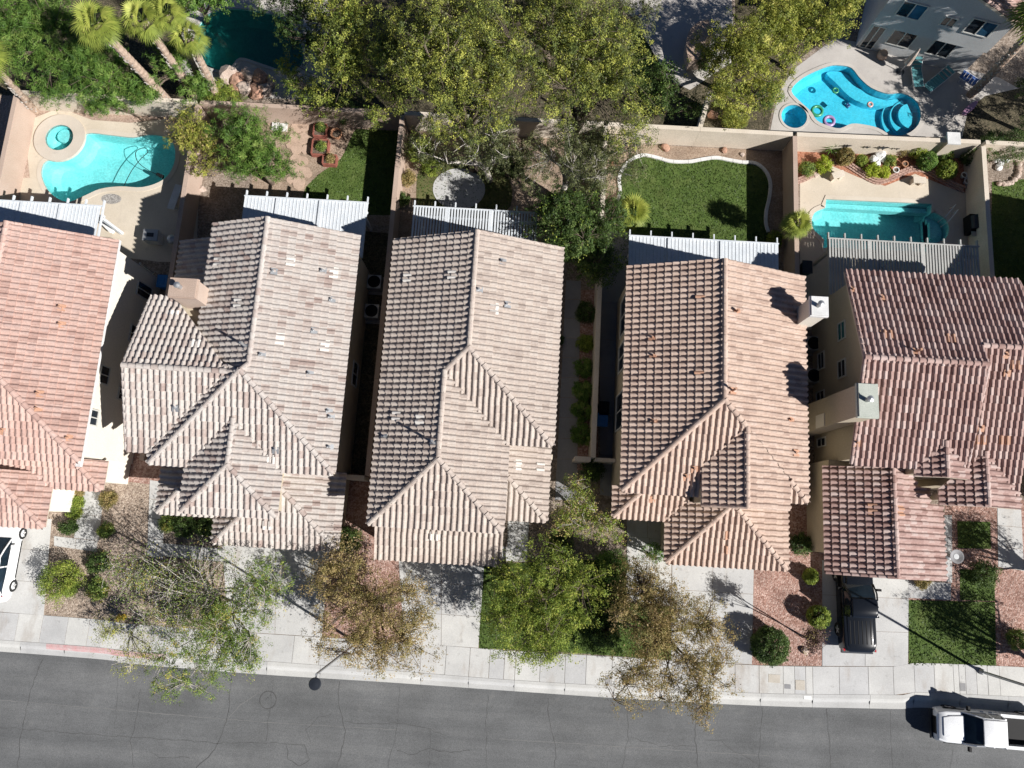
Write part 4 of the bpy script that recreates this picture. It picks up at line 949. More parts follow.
h.walls('garage_wall', 16.45, 21.8, -0.5, 2.1, 3.02, 'S', 4.1); h.walls('garage_rear_wall', 16.45, 20.2, 2.1, 4.3, 3.02); h.walls('dormer_wall', 19.85, 21.9, 3.65, 4.4, 5.4)
MB().box(24.6, 24.9, 2.5, 2.8, 0, 4.3).box(21.6, 21.9, 2.5, 2.8, 0, 4.3).build('porch_post', M['stucco_tan'], h.t)
ch = chimney(h, 15.75, 16.6, 5.85, 7.35, 8.1, 0.0, 0.07, None, 'grey_cap')
a = PX(816.5, 416, 15.75); b = PX(825, 426, 15.75); MB().box(15.70, 15.748, min(a.y, b.y), max(a.y, b.y), min(a.z, b.z), max(a.z, b.z)).build('access_panel', M['stucco_cream'], ch)
h.win_px('W', 16.95, (838, 324), (846, 338), glass='glass_teal', mull=1, horiz=True)
for a, b in (((818, 354), (825, 368)), ((838, 361.5), (846.5, 376)), ((816.7, 392.5), (825, 399)), ((817.5, 438.6), (826.4, 446))): h.win_px('W', 16.95, a, b, horiz=True)
for px, py in ((852, 290), (881, 298), (980, 428), (856, 443), (1005, 355)): h.pipe(px, py, 0.26, 'vent_terra', 0.05)
h.pipe(915, 352, 0.6, 'vent_terra', 0.06); h.pipe(1006, 373, 0.2, 'vent_terra', 0.06)
for px, py in ((886, 335), (949, 339), (872, 509), (899, 511), (980, 440), (1015, 365), (1004, 440)): h.vent(px, py, 'vent_terra')
h.finish()

# ---- neighbour beyond the right edge (its shadow crosses the pool)
h = House('house', 'neighbouring two-storey house just beyond the right edge', 'tile_h1', 'stucco_tan', (33, 7, 0), 0)
h.slope('W', 30.4, 5.5, [(30.4, 1.9), (30.4, 17.4), (34.8, 17.4), (34.8, 6.3)]); h.slope('E', 39.2, 5.5, [(39.2, 1.9), (39.2, 17.4), (34.8, 17.4), (34.8, 6.3)]); h.slope('S', 1.9, 5.5, [(30.4, 1.9), (39.2, 1.9), (34.8, 6.3)])
h.slope('N', 15.3, 5.5, [(28.0, 15.3), (28.0, 11.5), (34.2, 11.5), (30.4, 15.3)]); h.slope('S', 7.7, 5.5, [(28.0, 7.7), (28.0, 11.5), (34.2, 11.5), (30.4, 7.7)])
h.ridge((34.8, 17.35), (34.8, 6.3)); h.ridge((28.0, 11.5), (34.0, 11.5))
h.walls('wall', 30.7, 38.9, 2.2, 17.1, 5.42, 'N', 7.0); h.walls('wing_wall', 28.3, 32, 8.0, 15.0, 5.42, 'W', 6.9); h.window('W', 28.3, 10.5, 12.0, 3.4, 4.6)
h.finish()

# ---- grey house behind, turned towards the kidney pool
A0 = Vector((19.77, 30.61, 0)); e1 = Vector((0.974, -0.226, 0)).normalized(); e2 = Vector((-e1.y, e1.x, 0))
def W7(a, b, z): q = A0+e1*a+e2*b; return Vector((q.x, q.y, z))
t7 = thing('house', 'two-storey grey stucco house beside the bright blue kidney pool', 'house', W7(3.5, 4, 0))
def pr7(name, pts, mat, par=t7):
    mb = MB(); n = len(pts)//2
    mb.add(pts, [tuple(range(n)), tuple(range(n, 2*n))[::-1]]+[(i, i+n, (i+1) % n+n, (i+1) % n) for i in range(n)]); return mb.build(name, M[mat], par)
L7, zt, zr7 = 6.9, 5.5, 6.85
pr7('ground_floor_wall', [W7(0.2, 0.65, -0.02), W7(L7+0.2, 0.65, -0.02), W7(L7+0.2, 0.65, 2.8), W7(0.2, 0.65, 2.8), W7(0.2, 9, -0.02), W7(L7+0.2, 9, -0.02), W7(L7+0.2, 9, 2.8), W7(0.2, 9, 2.8)], 'stucco_grey')
pr7('upper_floor_wall', [W7(0, 0, 2.802), W7(L7, 0, 2.802), W7(L7, 0, zt), W7(L7/2, 0, zr7), W7(0, 0, zt), W7(0, 9.2, 2.802), W7(L7, 9.2, 2.802), W7(L7, 9.2, zt), W7(L7/2, 9.2, zr7), W7(0, 9.2, zt)], 'stucco_grey')
rf = MB(); rise = (zr7-zt)/(L7/2); nrm = 0.12
for sg in (-1, 1):
    xe = L7/2+sg*(L7/2+0.45); ze = zt-0.45*rise+nrm
    rf.add([W7(L7/2, -0.35, zr7+nrm), W7(xe, -0.35, ze), W7(xe, 9.5, ze), W7(L7/2, 9.5, zr7+nrm), W7(L7/2, -0.35, zr7+nrm-0.15), W7(xe, -0.35, ze-0.15), W7(xe, 9.5, ze-0.15), W7(L7/2, 9.5, zr7+nrm-0.15)], [(0, 1, 2, 3), (7, 6, 5, 4), (0, 4, 5, 1), (1, 5, 6, 2), (2, 6, 7, 3)])
deck7 = rf.build('roof', M['fascia'], t7)
fv, ff, frn = [], [], []; r7 = random.Random(3)
for sg in (-1, 1):
    U = -e2*sg if sg < 0 else e2; U = e2*(1 if sg > 0 else -1)
    V = (-e1*sg+Vector((0, 0, rise))).normalized(); N = U.cross(V)
    xe = L7/2+sg*(L7/2+0.45); O = W7(xe, -0.35 if sg > 0 else 9.5, zt-0.45*rise+nrm)+N*0.01
    for i in range(11):
        for j in range(30):
            rn = r7.random()
            for f in tile_faces(j*TW, i*TE-0.05):
                b = len(fv); fv += [tuple(O+U*a+V*bb+N*c) for a, bb, c in f]; ff.append(tuple(range(b, b+4))); frn.append(rn)
me = bpy.data.meshes.new('roof_tiles'); me.from_pydata(fv, [], ff); at = me.attributes.new('rnd', 'FLOAT', 'FACE'); at.data.foreach_set('value', frn); me.materials.append(M['tile_h1'])
o = bpy.data.objects.new('roof_tiles', me); C.objects.link(o); put(o, t7); stuff(o)
def win7(a0, a1, z0, z1, b, glass='glass_blue', name='window'):
    mb = MB(); c = lambda a, z: W7(a, b-0.03, z)
    for (x0, x1, y0, y1) in ((a0, a1, z0, z0+.07), (a0, a1, z1-.07, z1), (a0, a0+.07, z0+.07, z1-.07), (a1-.07, a1, z0+.07, z1-.07), ((a0+a1)/2-.03, (a0+a1)/2+.03, z0+.07, z1-.07)):
        mb.obox(c((x0+x1)/2, (y0+y1)/2), e1*(x1-x0)/2, e2*0.03, Vector((0, 0, (y1-y0)/2)))
    o = mb.build(name, M['frame'], t7)
    for k in (0, 1):
        x0 = a0+.05+(a1-a0-.1)/2*k; x1 = x0+(a1-a0-.1)/2
        MB().obox(W7((x0+x1)/2, b-0.012, (z0+z1)/2), e1*((x1-x0)/2), e2*0.01, Vector((0, 0, (z1-z0)/2-.05))).build('pane', M[glass if k or glass != 'glass_blue' else 'glass'], o)
win7(0.75, 2.2, 3.9, 5.1, 0); win7(3.3, 4.1, 4.0, 4.75, 0, 'glass'); win7(4.7, 6.2, 3.9, 5.1, 0); win7(1.6, 3.1, 0.9, 2.2, 0.65, 'glass'); win7(4.1, 5.5, 0.9, 2.2, 0.65, 'glass'); win7(0.35, 1.2, 0.05, 2.1, 0.65, 'glass', 'patio_door')
# ================================================================== block walls
def block_wall(label, x0, y0, x1, y1, mat='wall', hgt=1.8, th=0.2, cap=True):
    t = thing('block_wall', label, 'wall', ((x0+x1)/2, (y0+y1)/2, 0), 'garden block walls')
    d = Vector((x1-x0, y1-y0, 0)); L = d.length; d.normalize(); n = Vector((-d.y, d.x, 0)); c = Vector(((x0+x1)/2, (y0+y1)/2, 0))
    k = max(1, round(L/6.0)); st = L/k
    for i in range(k):
        a = Vector((x0, y0, 0))+d*(st*(i+0.5))
        MB().obox(a+Vector((0, 0, (hgt-0.07)/2-0.05)), d*(st/2-0.004), n*th/2, Vector((0, 0, (hgt-0.07)/2+0.05))).build('wall_panel', M[mat], t)
        if cap: MB().obox(a+Vector((0, 0, hgt-0.034)), d*(st/2-0.006), n*(th/2+0.03), Vector((0, 0, 0.035))).build('wall_cap', M[mat], t)
    return t
BW = 23.72
block_wall('pale block wall behind the far left pool', -31.18, BW, -20.42, BW, 'wall')
block_wall('block wall behind the red wooden planters', -20.18, BW, -8.10, BW, 'wall_pink')
block_wall('block wall half hidden under the tall pines', -7.86, BW, 4.08, BW, 'wall')
block_wall('sunlit tan block wall behind the big backyard lawn', 4.32, BW, 15.33, BW, 'wall')
block_wall('tan block wall with metal bird ornaments behind the terracotta bed', 15.57, BW, 26.45, BW+0.15, 'wall')
block_wall('block wall running out of the right edge beside a white pillar', 26.75, BW+0.15, 44, BW+0.2, 'wall')
block_wall('pinkish block wall at the left edge beside the far left pool', -31.3, 10, -31.3, 23.6, 'wall_pink')
block_wall('block wall between the far left pool and the leafy backyard', -20.3, 2.2, -20.3, 23.6, 'wall_pink')
block_wall('dark shaded block wall along the alley left of the sand-tiled house', -7.98, 2.1, -7.98, 23.6, 'wall_pink')
block_wall('long block wall beside the hedge and the blue bin', 4.2, 3.8, 4.2, 23.6, 'wall')
block_wall('block wall between the big lawn and the terracotta bed', 15.45, 2.0, 15.45, 23.6, 'wall_pink')
block_wall('tall pale block wall beside the black barbecue', 26.55, 8.0, 26.6, 23.6, 'wall')
block_wall('short gate wall closing the dark alley by the ash cream house', -9.2, 1.96, -8.12, 1.96, 'wall')
block_wall('short return wall left of the planting strip gate', 1.65, 3.7, 2.0, 3.7, 'wall')
block_wall('return wall joining the hedge wall to the peach-tiled house', 3.2, 3.7, 4.08, 3.7, 'wall')
block_wall('thin return wall in front of the blue bin', 4.32, 3.72, 5.44, 3.72, 'wall', 1.7, 0.14)
block_wall('return wall in the alley between the peach and rosewood houses', 14.0, 2.6, 15.33, 2.6, 'wall')
block_wall('low garden wall beyond the back fence under yellow green trees', 9.9, 24.0, 10.5, 26.4, 'wall', 1.5)
t = thing('wall_pillar', 'square pale pillar on the back wall at right', 'pillar', P(953, 138, 0)); q = P(953.5, 135, 2.0)
MB().box(q.x-.32, q.x+.32, BW-.17, BW+.47, 0, 1.95).build('shaft', M['wall'], t); MB().box(q.x-.38, q.x+.38, BW-.23, BW+.53, 1.95, 2.05).build('cap', M['white_dirty'], t)
# metal bird ornaments on the back wall
for i, (px, py, s_) in enumerate(((846, 141, .5), (866.5, 142, .36), (882, 141.5, .62), (896, 143, .3))):
    q = P(px, py, 0.9); bx_, z_ = q.x, 0.95; y_ = BW-0.13; mb = MB()
    prof = [(-1, .1), (-.45, .22), (-.1, .7), (.05, .3), (.5, .5), (.95, .35), (.55, .12), (.25, -.1), (.2, -.6), (-.1, -.15), (-.6, -.05)]
    mb.add([(bx_+a*s_*.6, y_, z_+b*s_*.6) for a, b in prof]+[(bx_+a*s_*.6, y_+0.025, z_+b*s_*.6) for a, b in prof], [tuple(range(11)), tuple(range(11, 22))[::-1]]+[(k, (k+1) % 11, (k+1) % 11+11, k+11) for k in range(11)])
    tag(mb.build('wall_ornament', M['dark_metal']), ['dark metal bird ornament nearest the yucca on the tan wall', 'small metal bird ornament, second from the yucca', 'largest metal bird ornament with raised wings on the tan wall', 'tiny metal bird ornament right of the largest one'][i], 'ornament', 'bird ornaments on the back wall')

# ================================================================== patio covers
def pergola(label, x0, x1, y0, y1, solid, z=2.7, mat='white', tails=7):
    t = thing('patio_cover', label, 'patio cover', ((x0+x1)/2, (y0+y1)/2, 0), 'white slatted patio covers')
    pitch = 0.2 if solid else 0.165; n = int((x1-x0)/pitch); wd = pitch-0.012 if solid else 0.092
    sl = MB()
    if solid:                                             # ribbed pan: flat with a raised rib
        w_ = pitch/2-0.004
        sl.box(-w_, w_, 0, y1-y0, 0, 0.012).box(-w_, -w_+0.035, 0, y1-y0, 0.012, 0.03)
    else: sl.box(-wd/2, wd/2, 0, y1-y0, 0, 0.05)
    me = bpy.data.meshes.new('slat'); me.from_pydata(sl.v, [], sl.f); me.materials.append(M[mat])
    for i in range(n): inst('slat', me, Matrix.Translation((x0+pitch*(i+.5), y0, z)), t)
    MB().box(x0, x1, y1-0.55, y1-0.42, z-0.32, z-0.14).build('beam', M[mat], t); MB().box(x0-.02, x1+.02, y1+0.002, y1+0.07, z-0.08, z+0.075).build('front_rail', M[mat], t)
    for i in range(tails):
        x = x0+0.05+(x1-x0-0.1)*i/(tails-1); MB().box(x-.035, x+.035, y0, y1+0.42, z-0.14, z-0.005).build('rafter', M[mat], t)
    for xx in (x0+.3, (x0+x1)/2, x1-.3): MB().box(xx-.08, xx+.08, y1-.57, y1-.41, 0, z-0.32).build('post', M[mat], t)
    for xx in (x0+(x1-x0)*.27, x0+(x1-x0)*.62): MB().box(xx-.09, xx+.09, y0, y1, z+0.055, z+0.085).build('cross_batten', M[mat], t)
    return t
pergola('white patio cover above the far left pool deck', -30.6, -24.25, 13.2, 16.3, True, mat='cover')
pergola('white ribbed patio cover behind the ash cream house beside the planters', -16.3, -9.25, 14.15, 17.4, True, mat='cover')
pergola('white slatted patio cover behind the sand-tiled house near the oval pad', -6.65, 0.45, 14.05, 17.35, False, mat='cover')
pergola('white ribbed patio cover facing the big backyard lawn', 5.65, 14.05, 13.25, 16.3, True, tails=8, mat='cover')
pergola('weathered slatted patio cover over the pool of the rosewood house', 16.85, 25.3, 13.55, 16.8, False, mat='cover_grey', tails=10)

# ================================================================== vehicles
def ring(x, wb, wt, zb, zt, r=0.12, n=4):
    """rounded cross-section at x: bottom half-width wb, top half-width wt"""
    pts = [(-wb, zb), (-wb*1.0, zb+(zt-zb)*0.45)]
    for k in range(n+1):
        a = math.pi-math.pi/2*k/n; pts.append((-wt+r+r*math.cos(a), zt-r+r*math.sin(a)))
    for k in range(n+1):
        a = math.pi/2-math.pi/2*k/n; pts.append((wt-r+r*math.cos(a), zt-r+r*math.sin(a)))
    pts += [(wb, zb+(zt-zb)*0.45), (wb, zb)]
    return [(x, y, z) for y, z in pts]
def loft(secs, name, mat, par):
    rs = [ring(*s) for s in secs]; m = len(rs[0]); v = [p for r_ in rs for p in r_]; f = []
    for i in range(len(rs)-1):
        for k in range(m): f.append((i*m+k, i*m+(k+1) % m, (i+1)*m+(k+1) % m, (i+1)*m+k))
    f.append(tuple(range(m))); f.append(tuple((len(rs)-1)*m+k for k in range(m))[::-1])
    o = mobj(name, v, f, mat, par); me = o.data
    me.polygons.foreach_set('use_smooth', [True]*len(me.polygons))
    bm = bmesh.new(); bm.from_mesh(me); bmesh.ops.recalc_face_normals(bm, faces=bm.faces)
    for e in bm.edges:
        if len(e.link_faces) == 2 and e.calc_face_angle(0) > 0.7: e.smooth = False
    bm.to_mesh(me); bm.free(); return o
def wheel(par, x, y, r=0.38, wd=0.26):
    sg = 1 if y > 0 else -1
    def lat(prof, n=22):
        mb = MB(); 
        for rr, yy in prof:
            for k in range(n): a = 2*math.pi*k/n; mb.v.append((x+rr*math.cos(a), y+sg*yy, r+rr*math.sin(a)))
        for i in range(len(prof)-1):
            for k in range(n): mb.f.append((i*n+k, i*n+(k+1) % n, (i+1)*n+(k+1) % n, (i+1)*n+k))
        mb.f.append(tuple(range(n))); mb.f.append(tuple((len(prof)-1)*n+k for k in range(n))); return mb
    t = lat([(r*.6, -wd/2), (r*.92, -wd/2), (r, -wd*.3), (r, wd*.3), (r*.92, wd/2), (r*.62, wd/2), (r*.6, wd*.3)]).build('wheel', M['rubber'], par)
    rim = lat([(r*.1, wd*.36), (r*.6, wd*.30)]).build('rim', M['metal'], t)
    sp = MB()
    for k in range(5):
        a = 2*math.pi*k/5; c = Vector((x+math.cos(a)*r*.3, y+sg*wd*.40, r+math.sin(a)*r*.3)); sp.obox(c, Vector((math.cos(a), 0, math.sin(a)))*r*.3, Vector((0, .012, 0)), Vector((-math.sin(a), 0, math.cos(a)))*r*.08)
    sp.build('spokes', M['white_dirty'], t)
def strip(par, name, mat, pts, th=0.012, off=(0, 0, 0)):
    """thin panel from four corner points (window, lamp, trim)"""
    p = [Vector(q)+Vector(off) for q in pts]; n = (p[1]-p[0]).cross(p[2]-p[0]).normalized()*th
    return MB().add(p+[q+n for q in p], [(3, 2, 1, 0), (4, 5, 6, 7), (0, 1, 5, 4), (1, 2, 6, 5), (2, 3, 7, 6), (3, 0, 4, 7)]).build(name, mat, par)
M['paint_white'] = plain('white_car_paint', (0.80, 0.81, 0.82), 0.25, 0.0, 0.5, 0.8)
M['paint_black'] = plain('black_car_paint', (0.008, 0.010, 0.014), 0.2, 0.0, 0.3, 0.35)
M['lamp_red'] = plain('red_lamp', (0.5, 0.02, 0.03), 0.2, 0, 0.5, 0.6)
M['lamp_clear'] = plain('clear_lamp', (0.6, 0.62, 0.64), 0.15, 0.2, 0.5, 0.8)
M['chrome'] = plain('chrome', (0.6, 0.6, 0.6), 0.15, 0.9)
M['car_glass'] = glass_mat('car_glass', (0.012, 0.022, 0.034), 0.04)
def pickup(label, paint, L, Wd, fx, cab0, cab1, bedcover, zroof=1.82, belt=1.08):
    """local +x is forward; fx front x; cab0/cab1 cowl and rear of cab"""
    t = thing('pickup_truck', label, 'pickup truck', (0, 0, 0)); w2 = Wd/2; rx = fx-L; pm = M[paint]
    loft([(fx, w2*.78, w2*.70, .48, .86, .14), (fx-.10, w2*.92, w2*.84, .40, .98, .14), (fx-.45, w2, w2*.93, .36, 1.05, .12), (cab0, w2, w2*.95, .36, belt, .10), (cab0-.05, w2, w2*.97, .36, belt, .08), (cab1, w2, w2*.97, .36, belt, .08)]+([(rx+.5, w2, w2*.97, .36, belt+.01, .10), (rx+.12, w2*.97, w2*.90, .40, belt-.01, .14), (rx, w2*.86, w2*.78, .48, belt-.10, .16)] if bedcover else []), 'body', pm, t)
    loft([(fx-.30, w2*.60, w2*.55, .9, 1.065, .05), (fx-.6, w2*.72, w2*.66, .9, 1.115, .06), (cab0-.02, w2*.80, w2*.74, .9, belt+.07, .06)], 'hood', pm, t)
    loft([(cab0+.12, w2*.90, w2*.84, belt-.1, belt+.03, .05), (cab0-.32, w2*.92, w2*.80, belt-.1, belt+.42, .10), (cab0-.68, w2*.92, w2*.74, belt-.1, zroof-.05, .12), (cab1+.25, w2*.92, w2*.74, belt-.1, zroof-.04, .12), (cab1+.03, w2*.92, w2*.76, belt-.1, zroof-.16, .12)], 'greenhouse', M['car_glass'], t)
    loft([(cab0-.60, w2*.78, w2*.70, zroof-.14, zroof-.03, .04), (cab0-.80, w2*.80, w2*.74, zroof-.14, zroof+.01, .06), (cab1+.40, w2*.80, w2*.74, zroof-.14, zroof+.015, .06), (cab1+.10, w2*.79, w2*.72, zroof-.2, zroof-.03, .05), (cab1+.02, w2*.79, w2*.72, zroof-.3, zroof-.10, .04)], 'roof', pm, t)
    for s in (-1, 1):
        MB().tube([(cab0+.12, s*w2*.90, belt), (cab0-.32, s*w2*.86, belt+.42), (cab0-.66, s*w2*.78, zroof-.08)], .045, 6).build('pillar', pm, t)
        for xx in ((cab0+cab1)/2-.22, cab1+.06): MB().tube([(xx, s*w2*.925, belt-.02), (xx+.02, s*w2*.80, zroof-.1)], .05, 6).build('pillar', pm, t)
        m = MB().obox((cab0-.15, s*(w2+.14), belt+.10), (.06, 0, 0), (0, .11, 0), (0, 0, .09)).build('mirror', M['black'], t)
        strip(t, 'headlight', M['lamp_clear'], [(fx-.03, s*w2*.55, .70), (fx-.16, s*w2*.88, .72), (fx-.18, s*w2*.86, .90), (fx-.05, s*w2*.54, .88)], .02)
        if bedcover: MB().box(rx+.03, rx+.16, *sorted((s*w2*.88, s*w2*.955)), .68, .93).build('tail_light', M['lamp_red'], t)
        else: MB().box(rx-.02, rx+.10, *sorted((s*(w2-.16), s*(w2+.01))), .72, 1.02).build('tail_light', M['lamp_red'], t)
        if not bedcover: MB().box(rx, cab1-.03, *sorted((s*(w2-.17), s*(w2-.01))), .40, belt+.02).build('bed_side', pm, t)
        MB().box(fx-1.55, fx-.45, *sorted((s*w2*.995, s*(w2+.02))), .68, .76).build('fender_flare', M['black'], t)
        for xx in (cab0-.95, cab1+.45): MB().box(xx-.09, xx+.09, *sorted((s*(w2-.01), s*(w2+.03))), .90, .94).build('door_handle', M['black'] if paint == 'paint_black' else M['chrome'], t)
    MB().box(fx-.03, fx+.03, -w2*.5, w2*.5, .60, .88).build('grille', M['black'], t); MB().box(fx-.06, fx+.10, -w2*.86, w2*.86, .42, .60).build('bumper', M['dark_metal'], t)
    MB().box(rx-.12, rx+.05, -w2*.92, w2*.92, .45, .62).build('rear_bumper', M['dark_metal'], t)
    if not bedcover: MB().box(rx, rx+.07, -w2+.17, w2-.17, .55, belt+.02).build('tailgate', pm, t)
    if bedcover:
        o = loft([(rx+.16, w2*.66, w2*.60, .8, belt-.02, .06), (rx+.34, w2*.80, w2*.76, .8, belt+.035, .06), (cab1-.02, w2*.82, w2*.78, .8, belt+.04, .06)], 'bed_cover', M['paint_black'], t)
        for k in range(6): yy = -w2*.6+w2*1.2*k/5; MB().box(rx+.42, cab1-.2, yy-.018, yy+.018, belt+.03, belt+.05).build('rib', M['black'], o)
    else:
        MB().box(rx+.07, cab1-.04, -w2+.17, w2-.17, .45, .62).build('bed_floor', M['black'], t); MB().box(cab1-.12, cab1-.04, -w2+.17, w2-.17, .62, belt).build('bed_front', M['black'], t)
    for xx in (fx-.95, rx+1.05):
        for s in (-1, 1): wheel(t, xx, s*(w2-.10))
    MB().tube([(cab0-.1, -.5, belt+.10), (cab0-.18, .1, belt+.18)], .012, 5).build('wiper', M['black'], t)
    return t
t = pickup('white pickup truck with open dark bed parked at the kerb', 'paint_white', 5.9, 1.70, 2.9, 1.5, -0.35, False, 1.70, 1.02)
t.location = (P(933, 730, 0.8).x+3.1, -9.02, ROAD_Z); t.rotation_euler[2] = math.radians(180-1.2)
t = pickup('black pickup truck with ribbed bed cover parked on a driveway', 'paint_black', 4.85, 1.80, 2.42, 0.95, -0.62, True, 1.72, 1.05)
t.location = (18.72, -3.12, 0.022); t.rotation_euler[2] = math.radians(91)
def hatchback(label):
    t = thing('parked_car', label, 'car', (0, 0, 0)); w2 = 0.9; pm = M['paint_white']
    loft([(2.2, .60, .55, .42, .72, .12), (2.05, .80, .72, .32, .84, .14), (1.6, .89, .82, .28, .92, .14), (1.0, .90, .86, .28, 1.0, .10), (-1.6, .90, .86, .28, 1.04, .10), (-2.05, .86, .80, .34, 1.0, .14), (-2.25, .72, .66, .42, .90, .14)], 'body', pm, t)
    loft([(1.15, .82, .78, .9, 1.0, .05), (.55, .83, .70, .9, 1.38, .12), (.05, .83, .66, .9, 1.56, .12), (-.9, .83, .64, .9, 1.56, .12), (-1.55, .82, .64, .9, 1.36, .12), (-1.95, .80, .66, .9, 1.05, .06)], 'greenhouse', M['car_glass'], t)
    loft([(.12, .70, .62, 1.46, 1.56, .05), (-.1, .72, .65, 1.44, 1.595, .06), (-.9, .71, .63, 1.44, 1.595, .06), (-1.5, .69, .60, 1.32, 1.46, .05)], 'roof', pm, t)
    for s in (-1, 1):
        for pp_, rr_ in (([(1.1, s*.80, 1.0), (.55, s*.77, 1.38), (.05, s*.68, 1.55)], .045), ([(-.35, s*.84, 1.02), (-.4, s*.69, 1.55)], .045), ([(-1.85, s*.80, 1.08), (-1.45, s*.72, 1.38), (-1.1, s*.67, 1.54)], .07)): MB().tube(pp_, rr_, 6).build('pillar', pm, t)
        MB().obox((.72, s*1.0, 1.05), (.06, 0, 0), (0, .10, 0), (0, 0, .07)).build('mirror', pm, t)
        strip(t, 'tail_light', M['lamp_red'], [(-1.95, s*.84, .82), (-2.20, s*.60, .80), (-2.16, s*.60, .95), (-1.93, s*.82, .98)], .03)
        strip(t, 'headlight', M['lamp_clear'], [(2.0, s*.74, .70), (2.16, s*.5, .68), (2.1, s*.5, .80), (1.95, s*.74, .84)], .02)
        for xx in (.1, -.9): MB().box(xx-.09, xx+.09, *sorted((s*.89, s*.93)), .88, .915).build('door_handle', pm, t)
        MB().box(-1.0, 1.0, *sorted((s*.87, s*.915)), .26, .34).build('sill', M['black'], t)
        for xx in (1.38, -1.42): wheel(t, xx, s*.82, .33, .22)
    MB().box(-2.28, -2.18, -.3, .3, .55, .68).build('number_plate', M['white_dirty'], t)
    return t
t = hatchback('white hatchback cut by the left edge on a driveway'); t.location = (P(19, 560, .35).x-0.95, -3.5, 0.022); t.rotation_euler[2] = math.radians(90)

# ================================================================== street furniture
def street_lamp(label, x, y, hgt, hx, hy):
    t = thing('street_lamp', label, 'street lamp', (x, y, 0), 'street lamps along the sidewalk')
    MB().lathe([(.16, 0), (.16, .12), (.11, .2), (.10, .25)], 12, (x, y, 0)).build('base', M['metal'], t)
    MB().tube([(x, y, .2), (x, y, hgt)], [.08, .05], 10).build('pole', M['metal'], t)
    MB().tube([(x, y, hgt-.15), (x+hx*.5, y+hy*.5, hgt+.10), (x+hx, y+hy, hgt+.12)], .035, 8).build('arm', M['metal'], t)
    MB().lathe([(.06, -.05), (.24, -.03), (.27, .02), (.24, .07), (.06, .09)], 20, (x+hx, y+hy, hgt+.1)).build('lamp_head', M['dark_metal'], t)
    return t
q = P(357, 643, 0); street_lamp('street lamp with round dark head beside the brown-leaved tree', q.x, q.y, 8.3, 0.02, -0.36)
q = P(981, 671.5, 0); street_lamp('grey lamp post casting a long shadow over the square front lawn', q.x, q.y, 8.3, 0.02, -0.36)
q = P(124, 617, 0); t = thing('fire_hydrant', 'yellow fire hydrant under the thinning street tree', 'fire hydrant', q); M['yellow'] = plain('hydrant_yellow', (0.55, 0.38, 0.05), 0.5)
MB().lathe([(.17, 0), (.17, .05), (.12, .06), (.12, .5), (.16, .52), (.16, .57), (.13, .6), (.10, .70), (.03, .76)], 14, (q.x, q.y, .02)).build('barrel', M['yellow'], t)
for a in (0, 2.1, 4.2): d = Vector((math.cos(a), math.sin(a), 0)); MB().tube([q+d*.10+Vector((0, 0, .42)), q+d*.22+Vector((0, 0, .42))], .06, 8).build('outlet', M['yellow'], t)
# bird bath
q = P(949, 556, 0); t = thing('bird_bath', 'round grey bird bath between two small grass squares', 'bird bath', q)
MB().lathe([(.22, 0), (.20, .06), (.09, .12), (.08, .6), (.15, .68)], 16, (q.x, q.y, 0)).build('pedestal', M['metal'], t); MB().lathe([(.15, .62), (.36, .70), (.38, .75), (.33, .74), (.1, .64)], 20, (q.x, q.y, 0)).build('bowl', M['greyconc'], t)
# wheeled bins
def bin_(label, q, mat, rot=0):
    t = thing('wheeled_bin', label, 'bin', q); z = q.z
    a, b = .26, .34; v = [(-a*.85, -b*.8, .05), (a*.85, -b*.8, .05), (a*.85, b*.8, .05), (-a*.85, b*.8, .05), (-a, -b, .95), (a, -b, .95), (a, b, .95), (-a, b, .95)]
    MB().add([(q.x+x, q.y+y, z+zz) for x, y, zz in v], [(3, 2, 1, 0), (0, 1, 5, 4), (1, 2, 6, 5), (2, 3, 7, 6), (3, 0, 4, 7), (4, 5, 6, 7)]).build('tub', M[mat], t)
    MB().box(q.x-a-.03, q.x+a+.03, q.y-b-.04, q.y+b+.04, z+.953, z+1.01).box(q.x-a*.6, q.x+a*.6, q.y-b*.7, q.y+b*.7, z+1.01, z+1.04).build('lid', M[mat], t)
    MB().tube([(q.x-a, q.y+b+.07, z+.93), (q.x+a, q.y+b+.07, z+.93)], .02, 6).build('handle', M['black'], t)
    for s in (-1, 1): MB().tube([(q.x+s*a-.03, q.y+b*.8, z+.12), (q.x+s*a+.03, q.y+b*.8, z+.12)], .12, 10).build('wheel', M['rubber'], t)
bin_('blue wheeled bin standing in the paved side yard', P(601.5, 421, .5)*1.0+Vector((0, 0, -.48)), 'blue_bin')
bin_('black wheeled bin just behind the blue bin', P(603, 410, .5)+Vector((0, 0, -.48)), 'black')
bin_('blue bin in the shade beside the square pink chimney', P(166, 284, .5)+Vector((0, 0, -.48)), 'blue_bin')
bin_('grey bin at the corner of the slatted patio cover by the pool', P(804, 270, .5)+Vector((0, 0, -.48)), 'dark_metal')
